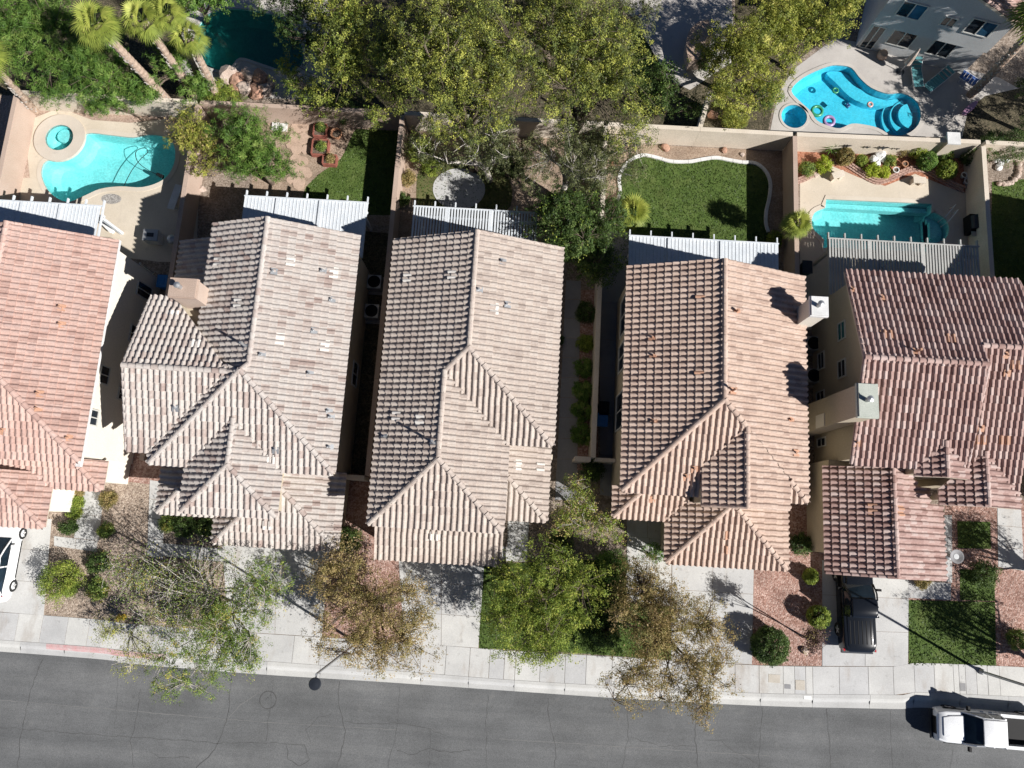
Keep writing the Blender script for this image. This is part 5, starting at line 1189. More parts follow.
# air conditioners
def ac(label, px, py):
    q = P(px, py, .4); t = thing('air_conditioner', label, 'air conditioner', (q.x, q.y, 0), 'condenser units in side yards')
    MB().box(q.x-.55, q.x+.55, q.y-.55, q.y+.55, 0, .08).build('pad', M['greyconc'], t); MB().box(q.x-.4, q.x+.4, q.y-.4, q.y+.4, .08, .85).build('casing', M['metal'], t)
    fg = MB()
    for r in (.12, .2, .28, .35): fg.tube([(q.x+r*math.cos(k*math.pi/8), q.y+r*math.sin(k*math.pi/8), .87) for k in range(17)], .012, 5, False)
    fg.build('fan_grille', M['black'], t)
    MB().lathe([(.37, .852), (.37, .858), (.05, .862)], 20, (q.x, q.y, 0)).build('fan_opening', M['black'], t)
ac('upper of two condenser units in the dark alley left of the sand house', 375.5, 284); ac('lower of two condenser units in the dark alley left of the sand house', 373, 313); ac('condenser unit in the narrow gap beside the rosewood house wall', 811, 345); ac('condenser unit in the gap just below a chimney shadow', 811, 377)
# backyard of the ash cream house: planters, flagstones
def planter(label, px, py, sx, sy):
    q = P(px, py, .2); t = thing('wooden_planter', label, 'planter', (q.x, q.y, 0), 'red wooden planters')
    for s in (-1, 1):
        for k in range(2):
            MB().box(q.x-sx/2, q.x+sx/2, q.y+s*sy/2-.04, q.y+s*sy/2+.04, .0+k*.18, .17+k*.18).build('plank', M['redwood'], t)
            MB().box(q.x+s*sx/2-.04, q.x+s*sx/2+.04, q.y-sy/2+.041, q.y+sy/2-.041, .0+k*.18, .17+k*.18).build('plank', M['redwood'], t)
    MB().box(q.x-sx/2+.04, q.x+sx/2-.04, q.y-sy/2+.04, q.y+sy/2-.04, 0, .27).build('soil', M['soil'], t)
planter('red wooden planter nearest the back wall beside a round pot', 320.5, 131, .78, .78); planter('largest red wooden planter, middle of the three', 320.5, 148, .98, 1.0); planter('red wooden planter nearest the lawn', 330, 160.5, .82, .62)
q = P(336.5, 134, .3); t = thing('round_pot', 'round terracotta pot with a small plant beside the planters', 'pot', (q.x, q.y, 0)); M['terracotta'] = mottled('terracotta', [(0.38, 0.19, 0.11), (0.46, 0.25, 0.15)], 3, 20)
MB().lathe([(.22, 0), (.34, .35), (.37, .35), (.37, .42), (.31, .42), (.3, .34), (.02, .33)], 18, (q.x, q.y, 0)).build('pot_wall', M['terracotta'], t); MB().lathe([(.295, .33), (.1, .36)], 14, (q.x, q.y, 0)).build('soil', M['soil'], t)
pave = struct(sheet('flagstone_path', PL([(289, 122), (311, 123), (309, 180), (300, 192), (287, 190)]), 0.006, M['dirt']))
rs = random.Random(5)
for (px, py, r) in ((297, 128, .42), (305, 127, .36), (294, 138, .40), (303, 139, .44), (297, 149, .42), (291, 146, .3), (306, 150, .34), (295, 160, .42), (303, 161, .38), (299, 171, .44), (306, 172, .36), (292, 168, .3), (299, 183, .46), (308, 174, .3), (290, 180, .26)):
    c = P2(px, py); k = rs.randint(6, 8); a0 = rs.random()*6; MB().prism([(c[0]+r*rs.uniform(.8, 1.1)*math.cos(a0+2*math.pi*i/k), c[1]+r*rs.uniform(.8, 1.1)*math.sin(a0+2*math.pi*i/k)) for i in range(k)], 0, .035+rs.uniform(0, .01)).build('flagstone', M['flagstone'], pave)
t = thing('paver_stack', 'pale square pavers by the feathery green tree', 'pavers', P(280, 128, 0))
for (px, py) in ((276, 127), (284, 128)): c = P2(px, py); MB().box(c[0]-.22, c[0]+.22, c[1]-.25, c[1]+.25, 0, .12).build('paver', M['white_dirty'], t)
c = P2(459, 189); struct(sheet('oval_pad', circle(c[0], c[1], 1.6, 40, 1.35), 0.03, M['concrete'], th=.03))
struct(sheet('pebble_oval', circle(*P2(111.5, 199), .62, 24, .33), 0.024, gravel_mat('grey_pebbles', [(0, (.2, .19, .18)), (.5, (.34, .32, .30)), (1, (.5, .48, .45))], 22)))
# far left patio bits
q = P(153, 237, .5); t = thing('patio_cooler', 'pale box cooler in the shade behind the ash cream house', 'cooler', (q.x, q.y, 0)); MB().box(q.x-.42, q.x+.42, q.y-.33, q.y+.33, .1, .75).build('box', M['white_dirty'], t); MB().box(q.x-.44, q.x+.44, q.y-.35, q.y+.35, .752, .84).build('lid', M['metal'], t)
MB().box(q.x-.2, q.x+.2, q.y-.12, q.y+.12, .84, .87).build('handle', M['dark_metal'], t)
q = P(173, 240, .6); t = thing('kettle_grill', 'round pale kettle grill beside the cooler', 'grill', (q.x, q.y, 0))
MB().lathe([(.05, .45), (.24, .52), (.30, .68), (.25, .84), (.06, .92)], 16, (q.x, q.y, 0)).build('bowl', M['metal'], t)
for k in range(3): a = k*2.1; MB().tube([(q.x+.12*math.cos(a), q.y+.12*math.sin(a), .5), (q.x+.28*math.cos(a), q.y+.28*math.sin(a), .0)], .018, 6).build('leg', M['black'], t)
def bench(label, q, L, Wd, hgt, ang, mat='white_dirty', back=False):
    t = thing('bench', label, 'bench', (q.x, q.y, 0)); d = Vector((math.cos(ang), math.sin(ang), 0)); n = Vector((-d.y, d.x, 0))
    MB().obox((q.x, q.y, hgt-.04), d*L/2, n*Wd/2, (0, 0, .04)).build('seat', M[mat], t)
    for s in (-1, 1): MB().obox(Vector((q.x, q.y, (hgt-.08)/2))+d*s*L*.34, d*.09, n*Wd*.38, (0, 0, (hgt-.08)/2-.001)).build('leg', M[mat], t)
bench('short pale bench beside the shaded wall of the far left pool', P(175, 197, .4), 1.6, .45, .45, math.radians(80)); bench('pale plank bench below the far left pool', P(107, 226, .3), 1.0, .3, .4, math.radians(-40), 'white')
bench('pale stone bench at the left of the terracotta bed', P(838, 175, .4), .75, .4, .5, math.radians(20), 'wall'); bench('pale stone bench at the right of the terracotta bed', P(919, 180.5, .4), .75, .4, .5, 0, 'wall')
# brick edging of the terracotta bed
ed = smooth_loop(PL([(797, 184), (807, 180), (817, 174.5), (826, 168), (834, 164.5), (844, 166), (857, 174), (868, 181), (878, 184), (890, 181), (900, 176.5), (913, 171.5), (925, 173), (938, 180), (950, 187), (962, 192)]), 8, False)
eg = thing('brick_edging', 'wavy stacked brick edging below the terracotta bed', 'edging', (*ed[60], 0)); acc = 0; last = Vector((*ed[0], 0))
bme = {}
bm_ = MB().box(-.105, .105, -.05, .05, 0, .075); me = bpy.data.meshes.new('brick'); me.from_pydata(bm_.v, [], bm_.f); me.materials.append(M['brick'])
cum = [0.0]
for a, b in zip(ed, ed[1:]): cum.append(cum[-1]+math.hypot(b[0]-a[0], b[1]-a[1]))
for row in range(3):
    s_ = .12*(row % 2)
    while s_ < cum[-1]:
        i = min(len(ed)-2, max(0, int(np.searchsorted(cum, s_))-1)); tt = (s_-cum[i])/max(1e-6, cum[i+1]-cum[i]); a, b = Vector(ed[i]), Vector(ed[i+1]); p = a.lerp(b, tt); d = (b-a).normalized(); nr = Vector((-d.y, d.x))
        p = p+nr*(.12*row); inst('brick', me, Matrix.Translation((p.x, p.y, .012+.07*row+rs.uniform(0, .01))) @ Matrix.Rotation(math.atan2(d.y, d.x)+rs.uniform(-.06, .06), 4, 'Z'), eg)
        s_ += .235
# rocks
def rock(name, label, q, r, mat='rock', seed=0, flat=.6, par=None, group=None):
    bm = bmesh.new(); bmesh.ops.create_icosphere(bm, subdivisions=2, radius=1.0); rr = random.Random(seed); k = [Vector((rr.gauss(0, 1), rr.gauss(0, 1), rr.gauss(0, 1))).normalized() for _ in range(9)]; hh = [rr.uniform(.62, .9) for _ in range(9)]
    for v in bm.verts:
        for kk, h_ in zip(k, hh):
            d = v.co.dot(kk)
            if d > h_: v.co -= kk*(d-h_)
        v.co *= rr.uniform(.95, 1.05); v.co.z *= flat
        v.co = Vector((q.x, q.y, q.z+r*flat*.6))+v.co*r
    me = bpy.data.meshes.new(name); bm.to_mesh(me); bm.free(); me.materials.append(M[mat]); o = bpy.data.objects.new(name, me); C.objects.link(o)
    if par: put(o, par)
    elif label: tag(o, label, 'rock', group)
    return o
for i, (px, py, r, mt, lb) in enumerate(((616, 165, .3, 'rock_red', 'reddish rock left of the white lawn edging'), (665, 148.5, .3, 'rock_red', 'reddish rock against the sunlit wall above the big lawn'), (724, 151, .22, 'rock_red', 'small reddish rock near the right end of the sunlit wall'), (615, 204, .22, 'rock_red', 'rock at the lower left end of the white lawn edging'), (804.5, 650.5, .24, 'rock', 'pinkish white rock in the pink gravel yard'), (742, 155, .15, 'rock', 'tiny pale stone in the shaded corner of the dirt strip'),
        (203, 190, .28, 'rock', 'pale rock at the foot of the feathery tree'), (712, 116, .35, 'rock_red', 'red brown boulder under the yellow green trees'), (815, 175, .2, 'rock', 'grey stone beside the lime shrub'), (966, 146, .28, 'white_dirty', 'white rock below the pillar on the back wall'))): rock('rock', lb, P(px, py, 0), r, mt, i)
t = thing('rock_cluster', 'white sculptural rock cluster in the terracotta bed', 'rocks', P(877, 160, 0))
for i, (px, py, r) in enumerate(((872, 160, .3), (878, 157, .38), (883, 160, .28), (876, 164, .26), (882, 153.5, .22))): rock('boulder', None, P(px, py, .05), r, 'white', 40+i, .9, t)
ringc = P(1002, 166, 0); t = thing('stone_ring', 'curved ring of pale stones in the right edge backyard', 'stones', ringc)
for k in range(16): a = math.radians(-100+200*k/15); rock('ring_stone', None, Vector((ringc.x-.1+1.1*math.cos(a), ringc.y+1.25*math.sin(a), 0)), .2, 'rock', 60+k, .7, t)
for i, (px, py) in enumerate(((995, 160), (1000, 163), (1005, 160), (998, 168), (1003, 157))): rock('rock', ['leftmost white rock inside the stone ring', 'middle white rock inside the stone ring', 'rightmost white rock inside the stone ring', 'lowest white rock inside the stone ring', 'topmost white rock inside the stone ring'][i], P(px, py, .02), .24, 'white_dirty', 80+i)
tk = thing('rock_waterfall', 'brown boulder waterfall beside the shaded teal pool', 'boulders', P(258, 90, 0))
for i, (px, py, r) in enumerate(((232, 78, .7), (240, 84, .6), (250, 78, .55), (262, 80, .6), (246, 92, .6), (258, 94, .55), (266, 92, .5), (236, 94, .5), (272, 84, .4))): rock('boulder', None, P(px, py, 0), r, 'rock_red' if i % 2 else 'rock', 100+i, .8, tk)
# barbecue, umbrella stand
q = P(974, 224, .6); t = thing('barbecue', 'black gas barbecue against the tall pale wall', 'barbecue', (q.x, q.y, 0)); MB().box(q.x-.32, q.x+.32, q.y-.55, q.y+.55, .1, .8).build('cart', M['black'], t)
mb = MB(); n = 8; v = []
for k in range(n+1):
    a = math.pi*k/n
    for yy in (-.42, .42): v.append((q.x-.3*math.cos(a), q.y+yy, .805+.28*math.sin(a)))
mb.add(v, [(2*k, 2*k+1, 2*k+3, 2*k+2) for k in range(n)]+[tuple(2*k for k in range(n+1)), tuple(2*k+1 for k in range(n+1))[::-1]]); mb.build('lid', M['dark_metal'], t)
MB().box(q.x-.3, q.x+.3, q.y-.85, q.y-.56, .76, .80).build('side_shelf', M['metal'], t)
# loungers and bits by the grey house
M['teal'] = plain('teal_fabric', (0.10, 0.30, 0.32), .8); M['blue_cloth'] = plain('blue_fabric', (0.04, 0.10, 0.30), .8); M['pink'] = plain('pink_foam', (0.55, 0.30, 0.45), .5)
def lounger(label, px, py, ang, L=1.9, mat='teal', n=9):
    q = P(px, py, .4); d = Vector((math.cos(ang), math.sin(ang), 0)); s = Vector((-d.y, d.x, 0)); t = thing('sun_lounger', label, 'sun lounger', (q.x, q.y, 0), 'loungers by the kidney pool'); c = Vector((q.x, q.y, .38))
    for k in (-1, 1): MB().tube([c-d*L/2+s*.32*k, c+d*L*.15+s*.32*k, c+d*L/2+s*.32*k+Vector((0, 0, .35))], .025, 6).build('side_rail', M['white'], t)
    for k in range(n):
        u = (k+.5)/n-.5; z = max(0, u-.15)/.35*.35; MB().obox(c+d*L*u+Vector((0, 0, z+.02)), d*(L/n/2-.01), s*.30, (0, 0, .015)).build('strap', M[mat], t)
    for a_ in (-.38, .3):
        for k in (-1, 1): MB().tube([c+d*L*a_+s*.31*k, c+d*L*a_+s*.31*k-Vector((0, 0, .38))], .022, 6).build('leg', M['white'], t)
lounger('upright teal strapped lounger beside the grey house', 917, 73, math.radians(95)); lounger('slanting teal strapped lounger beside the grey house', 938, 80, math.radians(42)); lounger('dark blue lounger at the foot of the leaning palm trunk', 972, 80, math.radians(-35), 1.5, 'blue_cloth', 7)
q = P(970, 108, .3); mb = MB(); bo = [(q.x+.55*math.cos(a)*.9+.12*math.sin(a), q.y+.55*math.cos(a)*.9-.14*math.sin(a)) for a in [2*math.pi*k/20 for k in range(20)]]; tag(mb.prism(bo, .25, .31).build('float_board', M['pink']), 'pink foam float board lying on the shaded patio', 'float')
q = P(905, 66, .6); t = thing('patio_umbrella', 'folded pale patio umbrella beside the teal loungers', 'umbrella', (q.x, q.y, 0)); MB().tube([(q.x, q.y, 0), (q.x, q.y, 2.3)], .025, 6).build('pole', M['metal'], t)
mb = MB(); n = 10; mb.lathe([(.22, .9), (.17, 1.5), (.05, 2.25)], n, (q.x, q.y, 0)); mb.build('canopy', M['rock'], t); MB().lathe([(.25, 0), (.25, .06), (.05, .1)], 14, (q.x, q.y, 0)).build('base', M['dark_metal'], t)
q = P(884, 53, .4); tag(MB().lathe([(.28, 0), (.33, .2), (.26, .42), (.2, .44)], 14, (q.x, q.y, 0)).build('urn', M['flagstone']), 'tan round urn by the grey house wall', 'urn')
def torus(label, q, R, r, mat, name='pool_float', n=20, m=8):
    v = [(q.x+(R+r*math.cos(b))*math.cos(a), q.y+(R+r*math.cos(b))*math.sin(a), q.z+r*math.sin(b)) for a in [2*math.pi*i/n for i in range(n)] for b in [2*math.pi*j/m for j in range(m)]]
    tag(mobj(name, v, [(i*m+j, ((i+1) % n)*m+j, ((i+1) % n)*m+(j+1) % m, i*m+(j+1) % m) for i in range(n) for j in range(m)], mat, None, True), label, 'pool float')
M['fl_green'] = plain('green_vinyl', (.05, .3, .15), .3); M['fl_dark'] = plain('dark_blue_vinyl', (.02, .08, .2), .3); M['fl_rose'] = plain('rose_vinyl', (.55, .35, .32), .3); M['fl_multi'] = plain('mauve_vinyl', (.35, .25, .45), .3)
torus('green ring float in the blue kidney pool', P(835.5, 90.5, -.05), .16, .06, M['fl_green']); torus('rose ring float in the blue kidney pool', P(870, 104.5, -.05), .14, .07, M['fl_rose']); torus('dark square-ish float in the blue kidney pool', P(847.5, 105.5, -.05), .12, .09, M['fl_dark'], n=4); torus('dark green ring float by the blue spa', P(817, 111, -.05), .32, .10, M['fl_green']); torus('mauve ring float at the lower edge of the kidney pool', P(829, 121, -.03), .30, .11, M['fl_multi'])
# pots, wall-side bits in the terracotta bed
for i, (px, py) in enumerate(((895, 171), (904, 165), (963, 176), (966, 182))):
    q = P(px, py, .15); t = thing('garden_pot', ['pale pot beside the lime shrubs', 'small pale pot right of the white rocks', 'round tyre-like pot in the shaded corner', 'small pot below the round one in the shaded corner'][i], 'pot', (q.x, q.y, 0)); MB().lathe([(.10, 0), (.17, .26), (.2, .26), (.2, .31), (.15, .31), (.14, .24), (.02, .23)], 14, (q.x, q.y, .01)).build('pot_wall', M['white_dirty' if i != 1 else 'terracotta'], t)
    MB().lathe([(.145, .24), (.02, .25)], 10, (q.x, q.y, .01)).build('soil', M['soil'], t)
# curved red-roofed pavilion beyond the back wall
q0 = P(700, 40, 0); t = thing('garden_bar', 'curved garden bar with terracotta tiled top beyond the back wall', 'garden bar', q0)
arc = smooth_loop(PL([(708, 20), (696, 24), (688, 34), (686, 48), (689, 62)], 1.0), 5, False); ns = len(arc)
inn = [Vector((*p, 0)) for p in arc]; outr = []
for i, p in enumerate(inn):
    d = (inn[min(i+1, ns-1)]-inn[max(i-1, 0)]).normalized(); outr.append(p+Vector((-d.y, d.x, 0))*1.15)
for i in range(0, ns-1, 2):
    j = min(i+2, ns-1); sh = .012; q4 = [inn[i].lerp(inn[j], sh), inn[j].lerp(inn[i], sh), outr[j].lerp(outr[i], sh), outr[i].lerp(outr[j], sh)]
    MB().prism([(p.x, p.y) for p in q4], 1.0, 1.07+.006*(i % 4)).build('counter_tile', M['flagstone'], t)
    cc = sum(q4, Vector())/4; MB().prism([tuple(cc.lerp(p, .9)[:2]) for p in q4], 0, .999).build('base_panel', M['stucco_pink'], t)
struct(sheet('rear_patio', PL([(600, -30), (730, -30), (735, 60), (690, 90), (668, 80), (655, 60), (640, 30)]), 0.012, M['deck2']))
lawn(PL([(610, 10), (640, 30), (656, 58), (668, 80), (640, 100), (600, 90)]), 9)
GRASS[9] = GRASS[9]
# ================================================================== vegetation
def leaf_quads(cent, n, sig, size, r, flat=0.75, up=0.5, aspect=0.5, parent=None):
    """n leaves round each centre: array (m,4,3), shades"""
    k = len(cent); c = np.repeat(cent, n, axis=0); m = len(c)
    sg = np.repeat(sig, n)[:, None] if hasattr(sig, '__len__') else sig
    off = r.normal(0, 1, (m, 3)); off *= np.minimum(1.0, 1.9/np.linalg.norm(off, axis=1))[:, None]; off[:, 2] *= flat; pos_ = c+off*sg
    nr = r.normal(0, 1, (m, 3))
    if parent is not None:
        out = pos_-np.repeat(parent, n, axis=0); out /= np.linalg.norm(out, axis=1)[:, None]+1e-6; nr = nr*0.55+out*1.2; nr[:, 2] += up*0.8
    else: nr[:, 2] += up*2*np.sign(r.uniform(-0.15, 1, m)); nr += off*0.5
    nr /= np.linalg.norm(nr, axis=1)[:, None]
    a = np.cross(nr, r.normal(0, 1, (m, 3))); a /= np.linalg.norm(a, axis=1)[:, None]+1e-9; b = np.cross(nr, a)
    s = size*r.uniform(0.6, 1.3, m)[:, None]
    A = a*s*0.5; B = b*s*aspect*0.5
    V = np.stack([pos_-A, pos_+B*1.0, pos_+A, pos_-B*1.0], axis=1)
    tone = np.clip(np.repeat(r.normal(0.48, 0.25, k), n)+r.normal(0, 0.14, m), 0, 1)
    return V, tone
def sublobes(lobes, r, m=8, f=0.6):
    """break each ellipsoid into smaller rounded masses near its surface"""
    out = []
    for (cx, cy, cz, rx, ry, rz) in lobes:
        k = max(3, int(m*(rx*ry)**0.5/1.5))
        for i in range(k):
            d = r.normal(0, 1, 3); d /= np.linalg.norm(d); d[2] = abs(d[2])*0.9-0.15; q = f*r.uniform(.75, 1.15); t_ = r.uniform(.45, .8)
            out.append((cx+d[0]*rx*t_, cy+d[1]*ry*t_, cz+d[2]*rz*t_, max(.3, rx*q), max(.3, ry*q), max(.25, rz*q)))
    return out
def lobe_points(lobes, k, r, shell=0.45, jitter=0.12):
    """points in a union of ellipsoids (cx,cy,cz,rx,ry,rz), towards the outside"""
    vol = np.array([l[3]*l[4]*l[5] for l in lobes])**0.8; pr = vol/vol.sum(); idx = r.choice(len(lobes), k, p=pr); L = np.array(lobes)[idx]
    d = r.normal(0, 1, (k, 3)); d /= np.linalg.norm(d, axis=1)[:, None]
    rad = shell+(1-shell)*r.uniform(0, 1, k)**0.55; rad *= 1+r.normal(0, jitter, k)
    return L[:, :3]+d*rad[:, None]*L[:, 3:]
def tree(name, label, cat, base, lobes, mat, K=150, n=60, sig=0.3, size=0.14, seed=1, trunk=0.16, fork=1.6, limbs=9, bark='bark', group=None, twig=0.012, shell=0.45, flat=0.75, up=0.5, aspect=0.5, multi=1, extra=None, lump=True, dens=1.52):
    r = np.random.default_rng(seed); base = Vector((base[0], base[1], 0)); t = thing(name, label, cat, base, group)
    if lump: K = int(K*.95); n = int(n*1.35); sig *= .92; size *= .85
    C_ = lobe_points(sublobes(lobes, r) if lump else lobes, K, r, max(shell, .55) if lump else shell, .08 if lump else .12); C_[:, 2] = np.maximum(C_[:, 2], 0.25)
    mean = C_.mean(axis=0)
    mb = MB(); ends = []
    forks = []
    for q in range(multi):
        f = base.lerp(Vector((mean[0], mean[1], 0)), 0.35)+Vector((r.normal(0, .12*multi), r.normal(0, .12*multi), fork))
        st = base+Vector((r.normal(0, .1*(multi-1)), r.normal(0, .1*(multi-1)), -.1))
        mb.tube([st, st.lerp(f, .5)+Vector((r.normal(0, .06), r.normal(0, .06), 0)), f], [trunk*1.25, trunk, trunk*.85], 9); forks.append(f)
    sel = r.choice(K, min(limbs, K), replace=False); lim = []
    for i, s_ in enumerate(sel):
        e = Vector(C_[s_]); f = forks[i % multi]; mid = f.lerp(e, .5)+Vector((r.normal(0, .2), r.normal(0, .2), .25*abs(r.normal())))
        pts = [f-Vector((0, 0, .1)), f.lerp(mid, .5)+Vector((0, 0, .12)), mid, mid.lerp(e, .6), e]; rad = trunk*.62
        mb.tube(pts, [rad, rad*.75, rad*.55, rad*.36, rad*.15], 7); lim += [(mid, rad*.4), (mid.lerp(e, .6), rad*.3), (e, rad*.2), (f.lerp(mid, .5), rad*.5)]
    lp = np.array([tuple(p) for p, _ in lim])
    for i in range(K):
        if i in sel: continue
        e = C_[i]; j = int(np.argmin(((lp-e)**2).sum(axis=1)+0.5*(lp[:, 2] > e[2]))); s_ = Vector(lp[j]); ev = Vector(e); mid = s_.lerp(ev, .55)+Vector((r.normal(0, .08), r.normal(0, .08), .06))
        mb.tube([s_, mid, ev], [max(twig, lim[j][1]*.45), twig*1.2, twig*.5], 5, False)
    mb.build('trunk', M[bark], t, True)
    S_ = np.repeat(C_, 5, axis=0)+r.normal(0, 1, (K*5, 3))*np.array([1, 1, .7])*sig*.95
    V, tone = leaf_quads(S_, max(2, int(n*dens/5)), sig*.36*r.uniform(.6, 1.4, K*5), size*.8, r, flat, up, aspect, np.repeat(C_, 5, axis=0))
    quads_mesh('crown', V, M[mat], t, tone)
    if extra:
        for e_mat, frac, e_n, e_sig in extra:
            kk = r.choice(K, int(K*frac), replace=False); V, tone = leaf_quads(C_[kk]+r.normal(0, .12, (len(kk), 3)), e_n, e_sig, size, r, flat, up, aspect); quads_mesh('crown', V, M[e_mat], t, tone)
    return t
def L(px, py, z, rx, ry, rz):
    p = P(px, py, z); return (p.x, p.y, z, rx, ry, rz)
def B(px, py): return P2(px, py)

# --- tall pines over the back of the central lots
tree('pine_tree', 'tall yellow green pine behind the sand-tiled house, left of the pair', 'tree', (-3.6, 21.3), [L(455, 40, 9.0, 3.4, 2.2, 1.8), L(480, 95, 8.0, 2.2, 2.0, 1.8), L(435, 70, 8.4, 2.2, 2.0, 1.6), L(500, 55, 8.6, 1.9, 2.0, 1.6), L(420, 15, 8.5, 1.6, 1.5, 1.2), L(450, 130, 6.5, 2.0, 1.3, 1.3)], 'lf_pine', 480, 80, .33, .145, 11, .26, 3.2, 16, 'bark', 'tall pines behind the back wall', shell=.5, aspect=.45, flat=.9, extra=[('lf_pine_grey', .35, 30, .26)])
tree('pine_tree', 'tall pine with broad crown above the back wall, right of the pair', 'tree', (2.4, 21.6), [L(585, 45, 8.6, 2.9, 2.8, 1.9), L(610, 85, 8.0, 1.9, 2.0, 1.7), L(555, 90, 7.6, 2.2, 2.0, 1.7), L(560, 20, 8.6, 2.2, 1.6, 1.5), L(625, 120, 7.0, 1.4, 1.3, 1.3)], 'lf_pine', 430, 80, .33, .145, 12, .26, 3.2, 15, 'bark', 'tall pines behind the back wall', shell=.5, aspect=.45, flat=.9, extra=[('lf_pine_grey', .35, 30, .26)])
tree('pine_tree', 'greyish lower pine in front of the two tall pines', 'tree', (1.6, 19.5), [L(570, 150, 5.2, 2.5, 1.7, 1.5), L(610, 165, 4.8, 1.7, 1.5, 1.3), L(540, 165, 4.8, 1.5, 1.3, 1.3), L(632, 140, 5.0, 1.0, 1.1, 1.0)], 'lf_pine_grey', 290, 80, .30, .135, 13, .2, 2.2, 12, 'bark_pale', 'tall pines behind the back wall', shell=.45, aspect=.4)
tree('pine_tree', 'sparse grey pine with bare branches above the oval pad', 'tree', (-2.6, 20.6), [L(468, 150, 4.6, 2.2, 1.5, 1.3), L(430, 150, 4.4, 1.4, 1.2, 1.1), L(500, 140, 5, 1.4, 1.4, 1.2)], 'lf_pine_grey', 120, 45, .30, .17, 14, .18, 2.2, 14, 'bark_pale', 'tall pines behind the back wall', shell=.4, aspect=.4, twig=.018)
tree('broadleaf_tree', 'dark green tree filling the top beside the shaded teal pool', 'tree', (-8.7, 27.2), [L(360, 40, 6.5, 2.2, 1.8, 1.6), L(335, 75, 5.8, 1.6, 1.5, 1.4), L(395, 70, 6.0, 1.6, 1.6, 1.4), L(385, 105, 5.2, 1.5, 1.1, 1.2), L(350, 10, 6.3, 1.9, 1.3, 1.3)], 'lf_pine', 260, 80, .32, .145, 15, .22, 2.4, 12, shell=.45, extra=[('lf_green', .4, 40, .3)])
tree('broadleaf_tree', 'small fresh green tree between the boulders and the back wall', 'tree', (-12.6, 25.2), [L(300, 90, 2.6, 1.1, 1.2, 1.0), L(318, 100, 2.4, 1.0, .9, .9), L(288, 70, 2.6, .8, .9, .8)], 'lf_green', 60, 55, .26, .15, 16, .1, 1.0, 8)
tree('broadleaf_tree', 'dark dense tree between the sand and peach houses', 'tree', (3.0, 16.3), [L(578, 222, 3.6, 2.2, 1.9, 1.4), L(595, 255, 3.0, 1.6, 1.6, 1.1), L(555, 215, 3.6, 1.6, 1.4, 1.1), L(590, 275, 2.4, 1.0, 1.2, .9), L(612, 222, 3.0, .9, .9, .9)], 'lf_dark', 420, 80, .29, .15, 17, .15, 1.3, 10, extra=[('lf_green', .25, 22, .25)])
tree('broadleaf_tree', 'yellow green tree beyond the wall beside the kidney pool', 'tree', (11.9, 27.3), [L(745, 55, 4.6, 1.9, 2.0, 1.3), L(720, 85, 4.0, 1.3, 1.5, 1.1), L(775, 30, 4.8, 1.6, 1.5, 1.2), L(748, 108, 3.6, 1.6, 1.2, 1.0), L(705, 60, 3.8, 1.0, 1.2, .9), L(770, 75, 4.0, 1.2, 1.3, 1.0)], 'lf_yellow', 330, 75, .32, .15, 18, .16, 1.6, 11)
tree('broadleaf_tree', 'yellow green tree at the top beside the grey house', 'tree', (15.6, 29.3), [L(815, 15, 4.6, 1.5, 1.3, 1.2), L(790, 40, 4.2, 1.2, 1.2, 1.1), L(835, 5, 4.6, 1.2, 1.0, 1.0)], 'lf_yellow', 190, 70, .32, .15, 19, .14, 1.6, 9)
tree('broadleaf_tree', 'dark rounded tree just beyond the wall above the big lawn', 'tree', (7.6, 25.6), [L(668, 95, 2.8, 1.2, 1.3, 1.0), L(690, 108, 2.2, 1.0, .8, .8), L(655, 78, 2.8, 1.0, 1.0, .9)], 'lf_dark', 90, 60, .26, .14, 20, .11, 1.1, 8, extra=[('lf_feather', .4, 25, .25)])
tree('broadleaf_tree', 'shadowy tree at the upper right edge beside the leaning palm', 'tree', (30.6, 25.6), [(30.5, 25.6, 4.4, 2.1, 1.7, 1.4), (29.2, 24.8, 3.0, 1.3, 1.0, 1.0), (29.8, 26.6, 3.2, 1.3, 1.2, 1.0)], 'lf_dark', 230, 90, .3, .15, 21, .15, 1.4, 9)
tree('broadleaf_tree', 'tree beyond the right edge shading the patio by the grey house', 'tree', (35.5, 26.0), [(35.5, 26.0, 4.6, 2.4, 2.2, 1.8)], 'lf_dark', 140, 70, .33, .16, 22, .18, 1.8, 10)

tree('broadleaf_tree', 'dark tree above the right end of the shaded teal pool', 'tree', (-12.6, 30.6), [L(305, 20, 4.6, 1.8, 1.6, 1.4), L(285, 0, 4.6, 1.7, 1.4, 1.3), L(320, 45, 4.2, 1.3, 1.3, 1.1)], 'lf_dark', 130, 70, .3, .16, 23, .15, 1.6, 9)
tree('broadleaf_tree', 'tree at the top edge left of the shaded teal pool', 'tree', (-21.5, 30.5), [L(190, 0, 4.2, 1.6, 1.3, 1.2), L(225, -10, 4.4, 1.8, 1.2, 1.2)], 'lf_feather', 100, 70, .3, .17, 24, .14, 1.6, 9)
tree('pine_tree', 'pine crown at the top edge behind the pair of tall pines', 'tree', (0.6, 28.5), [L(520, 5, 6.5, 2.2, 1.6, 1.4), L(630, 20, 6.0, 1.3, 1.4, 1.2), L(470, 0, 6.0, 1.6, 1.4, 1.2)], 'lf_pine_grey', 150, 75, .3, .18, 25, .2, 2.4, 10, 'bark', 'tall pines behind the back wall', aspect=.35)
